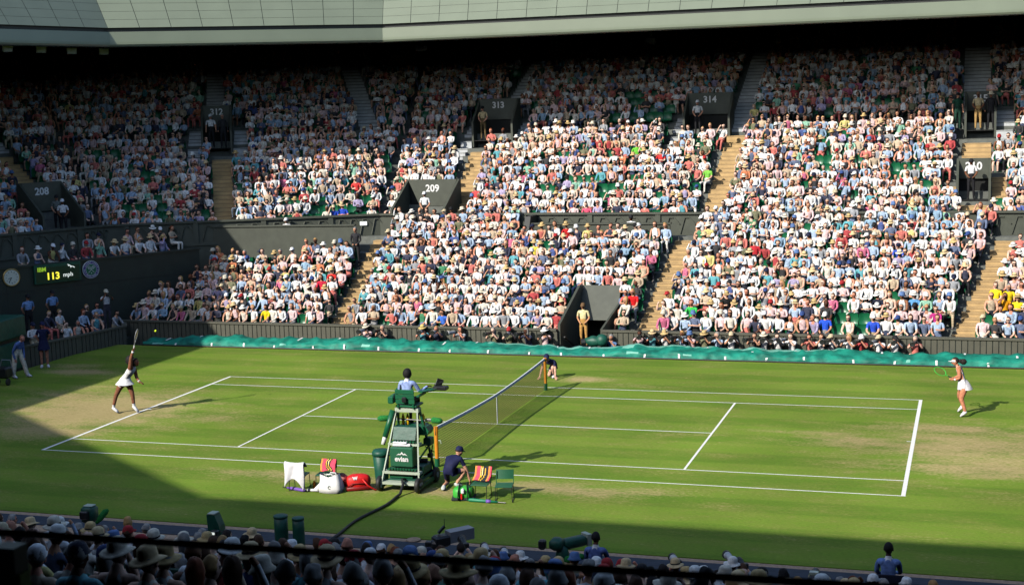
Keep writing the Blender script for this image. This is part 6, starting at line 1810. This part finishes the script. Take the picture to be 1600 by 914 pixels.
tvcam('green covered television camera left of the blue shirted man', 5.75, -13.2, 0.78, 'cover')
tvcam('small black television camera with bright top at lower right', 10.6, -13.4, 0.55, 'shoulder')
e = tag(empty('handrail', (1.9, -13.0, -0.3)), 'short bent green handrail at the near court edge', 'handrail')
b = MB().mt('olive'); b.tube([(1.80, -12.9, -0.3), (1.80, -12.9, 0.42), (2.10, -13.2, 0.16), (2.10, -13.2, -0.3)], 0.022, 6); b.build('rail', e)
b = MB().mt('path'); b.lathe([(0.16, 0.0), (0.16, 0.022), (0.12, 0.028), (0.01, 0.029)], (1.75, -11.15, 0.0), 16); tag(b.build('ground_cap', loc=(1.75, -11.15, 0)), 'small round ground cap on the grass edge right of the hose', 'cap')

# seated men beside the court
def back_man(label, x, y, zf, top, skin, hair, bot, collar=WHT):
    d = dict(skin=skin, topc=top, bot=bot, sleeve='long', hs='short', hairc=hair, collar=collar, shoe=(0.05, 0.05, 0.05))
    return hero(label, (x, y, zf), seated(('lap', 'knees'), 0.02, 0.05), d, yaw=0.0, rz=math.pi, face=True)
back_man('man in blue shirt seen from behind beside the green covered camera', 6.43, -13.25, -0.16, lin((96, 118, 180)), lin((96, 62, 46)), (0.012, 0.01, 0.01), BK)
back_man('man in blue shirt and cream trousers in a folding chair at lower right', 11.94, -13.25, 0.0, lin((116, 146, 206)), lin((60, 40, 34)), (0.01, 0.009, 0.009), lin((214, 212, 196)))
e = tag(empty('folding_chair', (11.94, -13.35, -0.05)), 'navy canvas folding chair under the man at lower right', 'chair')
b = MB().mt('navy'); b.bevbox((11.94, -13.52, 0.56), (0.56, 0.03, 0.42), 0.01); b.build('backrest', e)
b = MB().mt('navy'); b.bevbox((11.94, -13.25, 0.37), (0.50, 0.42, 0.03), 0.01); b.build('seat', e)
for s in (-1, 1):
    b = MB().mt('blackplastic'); b.bar((11.94 + s * 0.27, -13.54, -0.3), (11.94 + s * 0.27, -13.54, 0.78), 0.03); b.build('leg', e)
    b = MB().mt('blackplastic'); b.bar((11.94 + s * 0.27, -13.04, -0.3), (11.94 + s * 0.27, -13.04, 0.55), 0.03); b.build('leg', e)
e = tag(empty('chair', (6.43, -13.3, -0.3)), 'plain dark chair under the blue shirted man by the camera', 'chair')
b = MB().mt('blackplastic'); b.bevbox((6.43, -13.25, 0.20), (0.46, 0.42, 0.04), 0.01); b.build('seat', e)
for s in (-1, 1):
    for t in (-1, 1):
        b = MB().mt('blackplastic'); b.bar((6.43 + s * 0.2, -13.25 + t * 0.18, -0.31), (6.43 + s * 0.2, -13.25 + t * 0.18, 0.18), 0.025); b.build('leg', e)

# blurred railing just in front of the camera
e = tag(empty('safety_rail', (11, -37.3, 7.5)), 'dark blurred handrail crossing the near crowd with a post at far left', 'railing')
def raypt(u, v, y):
    dv = R3.T @ np.array([(u - 800) / 2254.96, -(v - 457) / 2254.96, 1.0]); k = (y - CAM_POS[1]) / dv[1]; return np.array(CAM_POS) + dv * k
RY = -37.35
a = raypt(-40, 829, RY); c = raypt(1240, 908, RY)
zr = (a[2] + c[2]) / 2
b = MB().mt('olive'); b.tube([(a[0] - 1.5, RY, a[2] + (a[2] - c[2]) / (a[0] - c[0]) * -1.5), a, c, (c[0] + 2, RY, c[2] + (c[2] - a[2]) / (c[0] - a[0]) * 2)], 0.0068, 8); b.build('top_rail', e, True)
p0 = raypt(16, 835, RY)
b = MB().mt('olive'); b.box((p0[0] - 0.003, RY, p0[2] - 0.62), (0.046, 0.04, 1.2)); b.build('post', e)
b = MB().mt('postgreen'); b.box((p0[0] + 0.023, RY, p0[2] - 0.64), (0.006, 0.03, 1.14)); b.build('post_edge', e)

# ---------------------------------------------------------------- people: far crowd, near crowd
CL = [(430, 580, 290, 340, 0.25), (640, 700, 225, 262, 0.16), (880, 1110, 235, 330, 0.12), (810, 880, 230, 335, 0.12), (1330, 1470, 235, 300, 0.14), (1200, 1330, 225, 260, 0.12), (130, 330, 230, 340, 0.12), (960, 1060, 140, 190, 0.35), (560, 620, 230, 260, 0.3), (1350, 1420, 140, 200, 0.22), (660, 740, 175, 200, 0.2),
      (1290, 1360, 470, 510, 0.3), (1330, 1400, 440, 470, 0.12), (440, 480, 470, 500, 0.2), (560, 760, 470, 500, 0.08), (1050, 1130, 450, 490, 0.12)]
people, empties = [], []
for q in slots:
    u, v = q['uv']; p = 0.03 if q['tier'] == 'lower' else 0.04
    for (u0, u1, v0, v1, pp) in CL:
        if u0 < u < u1 and v0 < v < v1: p = max(p, pp)
    q['seed'] = rng.randint(1 << 30)
    # clumps
    if rng.rand() < p or (empties and abs(empties[-1]['s'] - q['s']) < 0.6 and rng.rand() < 0.32 * (p > 0.07)): empties.append(q)
    else: people.append(q)
# near crowd facing the court
nearp = []
nr = np.random.RandomState(21)
for k, (yy, zk) in enumerate(ROWN):
    if k > 18: break
    x = -14.0 + nr.rand() * 0.4
    while x < 18:
        if nr.rand() < (0.08 if k < 2 else 0.10): x += 0.47; continue
        xx = x + nr.normal(0, 0.05); h = nr.normal(0, 0.05)
        u, v, dz = project((xx, yy, zk + 1.25 + h))
        if -20 < u < 1620 and v < 925: nearp.append(dict(x=xx, y=yy + nr.normal(0, 0.06), z=zk + h, k=k, uv=(u, v), d=dz))
        x += 0.47
nearp.sort(key=lambda q: q['d'])
occ = np.zeros((914, 1600), bool); keep = []
for q in nearp:
    u, v = q['uv']; w = 2255 / q['d']; u0, u1 = int(u - 0.1 * w), int(u + 0.1 * w); v0, v1 = int(v), int(v + 0.27 * w)
    def sub(a0, a1, b0, b1): return occ[max(0, b0):max(0, min(914, b1)), max(0, a0):max(0, min(1600, a1))]
    hd = sub(u0, u1, v0, v1)
    if hd.size and (~hd).mean() > 0.22: keep.append(q)
    hd[:] = True; sub(int(u - 0.22 * w), int(u + 0.22 * w), int(v + 0.27 * w), int(v + 0.8 * w))[:] = True
nearp = sorted(keep, key=lambda q: (q['k'], q['x']))
TPL_NEAR = TS1
cnt = {}
for q in nearp:
    cnt[q['k']] = cnt.get(q['k'], 0) + 1
    d = spec(nr, 0.42, back=True); d['sc'] = 1.0
    if nr.rand() < 0.3 and d['top'] in ('navy', 'black', 'slate blue', 'grey'): d['top'] = 'white'; d['topc'] = (0.78, 0.78, 0.78)
    d['yaw'] = nr.normal(0.0, 0.25) + 0.1
    if d['hs'] == 'short' and d['hair'] == 'grey' and nr.rand() < 0.3: d['hairc'] = tuple(np.array(d['skin']) * 0.9); d['hair'] = 'bald'
    hd = d['hatn'] if d['hat'] else ('bald head' if d['hair'] == 'bald' else d['hair'] + (' long hair' if d['hs'] == 'long' else ' hair'))
    add_person_rich(TPL_NEAR[nr.randint(6)], d, (q['x'], q['y'], q['z']), math.pi + nr.normal(0, 0.12), '%s top, %s, %s from left, %s row of near stand' % (d['top'], hd, ordn(cnt[q['k']]), ordn(q['k'] + 1)), 'spectators in the shaded near stand')
# photographers' long lenses among the near heads
for i, (u, v, L, wh) in enumerate([(727, 852, 0.40, False), (762, 862, 0.35, True), (792, 868, 0.3, True), (1059, 879, 0.30, True), (1147, 877, 0.38, True), (1163, 884, 0.25, False)]):
    p = raypt(u, v, -13.7); still_camera(tuple(p), math.pi + 0.5, L, wh, 'long lens camera raised above the near heads, %s from left' % ordn(i + 1), 'long lenses in the near stand', 0.06)
    d = spec(nr, 0.4, back=True); d['sc'] = 1.0
    add_person(TCAM, d, (float(p[0]) + 0.02, -14.02, float(p[2]) - 1.14), math.pi + 0.1, 'near photographer in %s top holding the %s raised lens from left' % (d['top'], ordn(i + 1)), 'photographers in the near front row')
# side seats and box spectators (left)
sidep = [(-21.3, 10.62, 0.26), (-21.6, 12.05, 0.26), (-21.7, 8.7, 0.46), (-20.95, 8.9, 0.0), (-21.1, 11.15, 0.02), (-21.4, 7.4, 0.18), (-21.0, 9.7, 0.0), (-21.7, 9.6, 0.42), (-20.7, 11.9, 0.05), (-21.6, 11.3, 0.30)]
sidep.sort(key=lambda p: project(p)[0])
for i, (x, y, z) in enumerate(sidep):
    d = spec(nr, 0.3)
    add_person(TS1[[1, 2, 0, 3, 2, 0, 3, 5, 1, 2][i]], d, (x, y, z), rad(55) + nr.normal(0, 0.2), '%s top, %s, %s from left behind side court wall' % (d['top'], d['hatn'] if d['hat'] else '%s hair' % d['hair'], ordn(i + 1)), 'people seated behind the side court wall')
for r, (t, z, ss) in enumerate(((0.62, 2.74, [4.6, 5.3, 5.9, 6.4, 6.9, 7.45, 8.1, 8.7, 9.3, 9.9, 10.5, 11.1]), (1.55, 3.02, [8.0, 8.5, 9.9, 10.4, 11.0, 11.5, 12.1]))):
    for i, s in enumerate(ss):
        d = spec(nr, 0.45); p = WC(s, t, z)
        add_person(TS1[nr.randint(6)], d, p, rad(70) + nr.normal(0, 0.2), '%s top, %s, %s from left, %s row of corner box' % (d['top'], d['hatn'] if d['hat'] else 'bareheaded', ordn(i + 1), ('front', 'back')[r]), 'spectators in the corner box')

# specs for the far crowd
for q in people:
    r = np.random.RandomState(q['seed'])
    u, v = q['uv']; lit = v > 195 and not (u < 350)
    q['spec'] = spec(r, (0.52 if q['tier'] == 'lower' else 0.38) if lit else 0.12)
    q['ti'] = r.randint(len(MODES)); q['rz'] = q['ang'] * 0.85 - 0.12 + r.normal(0, 0.12); q['off'] = r.normal(0, 0.03, 2); q['dz'] = 0.0
def setc(u, v, name, c, hat=None):
    q = min((p for p in people), key=lambda p: abs(p['uv'][0] - u) + abs(p['uv'][1] - v))
    q['spec']['top'] = name; q['spec']['topc'] = lin(c); q['spec']['sleeve'] = 'short'; q['spec']['neckl'] = False
    if hat: q['spec']['hat'] = 'cap'; q['spec']['hatn'] = hat[0]; q['spec']['hatc'] = lin(hat[1])
for (u, v, nm, c) in [(1556, 462, 'bright yellow', (250, 214, 30)), (1582, 462, 'bright yellow', (250, 214, 30)), (1570, 478, 'orange', (248, 170, 20)), (1597, 478, 'bright yellow', (250, 214, 30)), (988, 468, 'bright red', (224, 30, 34)),
                      (968, 462, 'coral', (232, 106, 92)), (1076, 482, 'bright green', (60, 200, 90)), (418, 502, 'bright yellow', (240, 214, 30)), (518, 424, 'bright red', (230, 46, 40)), (505, 444, 'rose red', (216, 40, 70)), (1478, 495, 'magenta', (190, 46, 130)),
                      (1130, 470, 'black', (20, 20, 22)), (1350, 520, 'blue and white', (70, 90, 170)), (1362, 522, 'royal blue', (50, 90, 220)), (1437, 474, 'sky blue', (96, 160, 214)), (1290, 503, 'royal blue', (40, 90, 220)), (690, 505, 'royal blue', (70, 120, 220)),
                      (1345, 475, 'white', (244, 244, 240)), (560, 300, 'coral', (226, 70, 66)), (520, 325, 'royal blue', (40, 80, 200)), (534, 325, 'royal blue', (40, 80, 200)), (1375, 470, 'navy', (26, 32, 52)), (840, 390, 'bright yellow', (236, 216, 80)), (890, 350, 'red', (200, 40, 40)), (910, 330, 'rose pink', (230, 90, 120)),
                      (990, 235, 'bright green', (110, 200, 60)), (1026, 248, 'red', (214, 50, 50)), (1100, 270, 'bright green', (120, 190, 70)), (1176, 390, 'red', (190, 40, 50)), (1410, 400, 'royal blue', (60, 90, 190)), (720, 300, 'coral', (220, 80, 80))]: setc(u, v, nm, c)
N_NAMED = len([o for o in bpy.data.objects if o.get('category') == 'person'])
rowcount = {}
for q in sorted(people, key=lambda q: (str(q['seg']), q['k'], q['s'])):
    key = (str(q['seg']), q['k']); rowcount[key] = rowcount.get(key, 0) + 1; q['n'] = rowcount[key]
order = sorted(people, key=lambda q: q['d'])
nind = max(0, 325 - N_NAMED)
for i, q in enumerate(order): q['ind'] = i < nind
print('named', N_NAMED, 'individual far', nind, 'crowd', len(people), 'empty', len(empties), 'near', len(nearp))
def place(q):
    c, s = math.cos(q['rz']), math.sin(q['rz']); sc = q['spec']['sc']
    sh = q['spec'].get('shear', (0, 0, 1)); return np.array([[c, -s, 0], [s, c, 0], [0, 0, 1]]) @ np.array([[1, 0, sh[0]], [0, 1, sh[1] * 0.5], [0, 0, sh[2]]]) * sc, np.array(q['pos']) + np.array([q['off'][0], q['off'][1], 0])
VB, FB, CB = [], [], []; nv = 0
for q in people:
    d = q['spec']
    if q['ind']:
        seg = q['seg'] if isinstance(q['seg'], str) else 'upper block'
        add_person(TS1[q['ti']], d, tuple(place(q)[1]), q['rz'], '%s top, %s, %s from left, %s row, %s' % (d['top'], d['hatn'] if d['hat'] else 'bareheaded', ordn(q['n']), ordn(q['k'] + 1), seg), 'spectators in the sunlit lower tier')
        continue
    hi = q['uv'][1] > 195
    T = TS1[q['ti']] if hi else TS0[q['ti'] % len(TS0)]
    A, o = place(q)
    for bl in person_arrays(T, d, 1 if hi else 0):
        if bl is None: continue
        VB.append(bl[0] @ A.T + o); FB.append(bl[1] + nv); CB.append(bl[2]); nv += len(bl[0])
me = mesh_from_arrays('seated_crowd', np.vstack(VB), np.vstack(FB), np.vstack(CB))
o = bpy.data.objects.new('seated_crowd', me); COL.objects.link(o)
tag(o, 'dense seated crowd of spectators filling both tiers beyond the first rows', 'crowd', kind='stuff')
del VB, FB, CB
# seats
empties.sort(key=lambda q: q['d'])
for i, q in enumerate(sorted(empties[:240], key=lambda q: (str(q['seg']), q['k'], q['s']))):
    o = bpy.data.objects.new('stadium_seat', seat_me); COL.objects.link(o)
    o.location = (q['pos'][0], q['pos'][1], q['pos'][2]); o.rotation_euler = (0, 0, q['ang'])
    if isinstance(q['seg'], str): where = q['seg']
    else: where = '%s block, upper %s' % (ordn(q['seg'][1] + 1), {'F0': 'straight tier', 'F1': 'corner tier', 'F2': 'left tier'}[q['f']])
    left = sum(1 for p in people if p['seg'] == q['seg'] and p['k'] == q['k'] and p['s'] < q['s'])
    same = sum(1 for p in empties[:240] if p['seg'] == q['seg'] and p['k'] == q['k'] and p['s'] < q['s'])
    tag(o, 'empty green seat, %s row, %s empty from left, %s' % (ordn(q['k'] + 1), ordn(same + 1), where), 'seat', 'empty green seats in the far stand')
rest = empties[240:] + people
n0 = len(SEATV); V = []; vv = SEATV
for q in rest:
    c, s = math.cos(q['ang']), math.sin(q['ang'])
    V.append(vv @ np.array([[c, -s, 0], [s, c, 0], [0, 0, 1]]).T + np.array(q['pos']))
V = np.vstack(V).astype(np.float32)
L0 = np.concatenate([np.array(f) for f in SEATF]); tot = np.array([len(f) for f in SEATF], np.int32); nr_ = len(rest)
me = bpy.data.meshes.new('occupied_seats'); me.vertices.add(len(V)); me.vertices.foreach_set('co', V.ravel())
LL = (L0[None, :] + (np.arange(nr_) * n0)[:, None]).ravel().astype(np.int32); TT = np.tile(tot, nr_)
me.loops.add(len(LL)); me.loops.foreach_set('vertex_index', LL)
me.polygons.add(len(TT)); st = np.concatenate([[0], np.cumsum(TT)[:-1]]).astype(np.int32)
me.polygons.foreach_set('loop_start', st); me.polygons.foreach_set('loop_total', TT.astype(np.int32)); me.polygons.foreach_set('use_smooth', np.ones(len(TT), bool))
me.materials.append(M['seat']); me.update()
o = bpy.data.objects.new('stadium_seats', me); COL.objects.link(o)
tag(o, 'rows of green seats under and between the crowd in both tiers', 'seats', kind='stuff')
# near stand seat backs
b = MB().mt('cover')
for q in nearp:
    b.bevbox((q['x'], q['y'] - 0.20, q['z'] + 0.62), (0.44, 0.04, 0.40), 0.02); b.bevbox((q['x'], q['y'] + 0.02, q['z'] + 0.41), (0.42, 0.40, 0.04), 0.015)
o = b.build('near_stand_seats'); tag(o, 'dark green seats under the spectators of the near stand', 'seats', kind='stuff')
print('objects', len(bpy.data.objects))
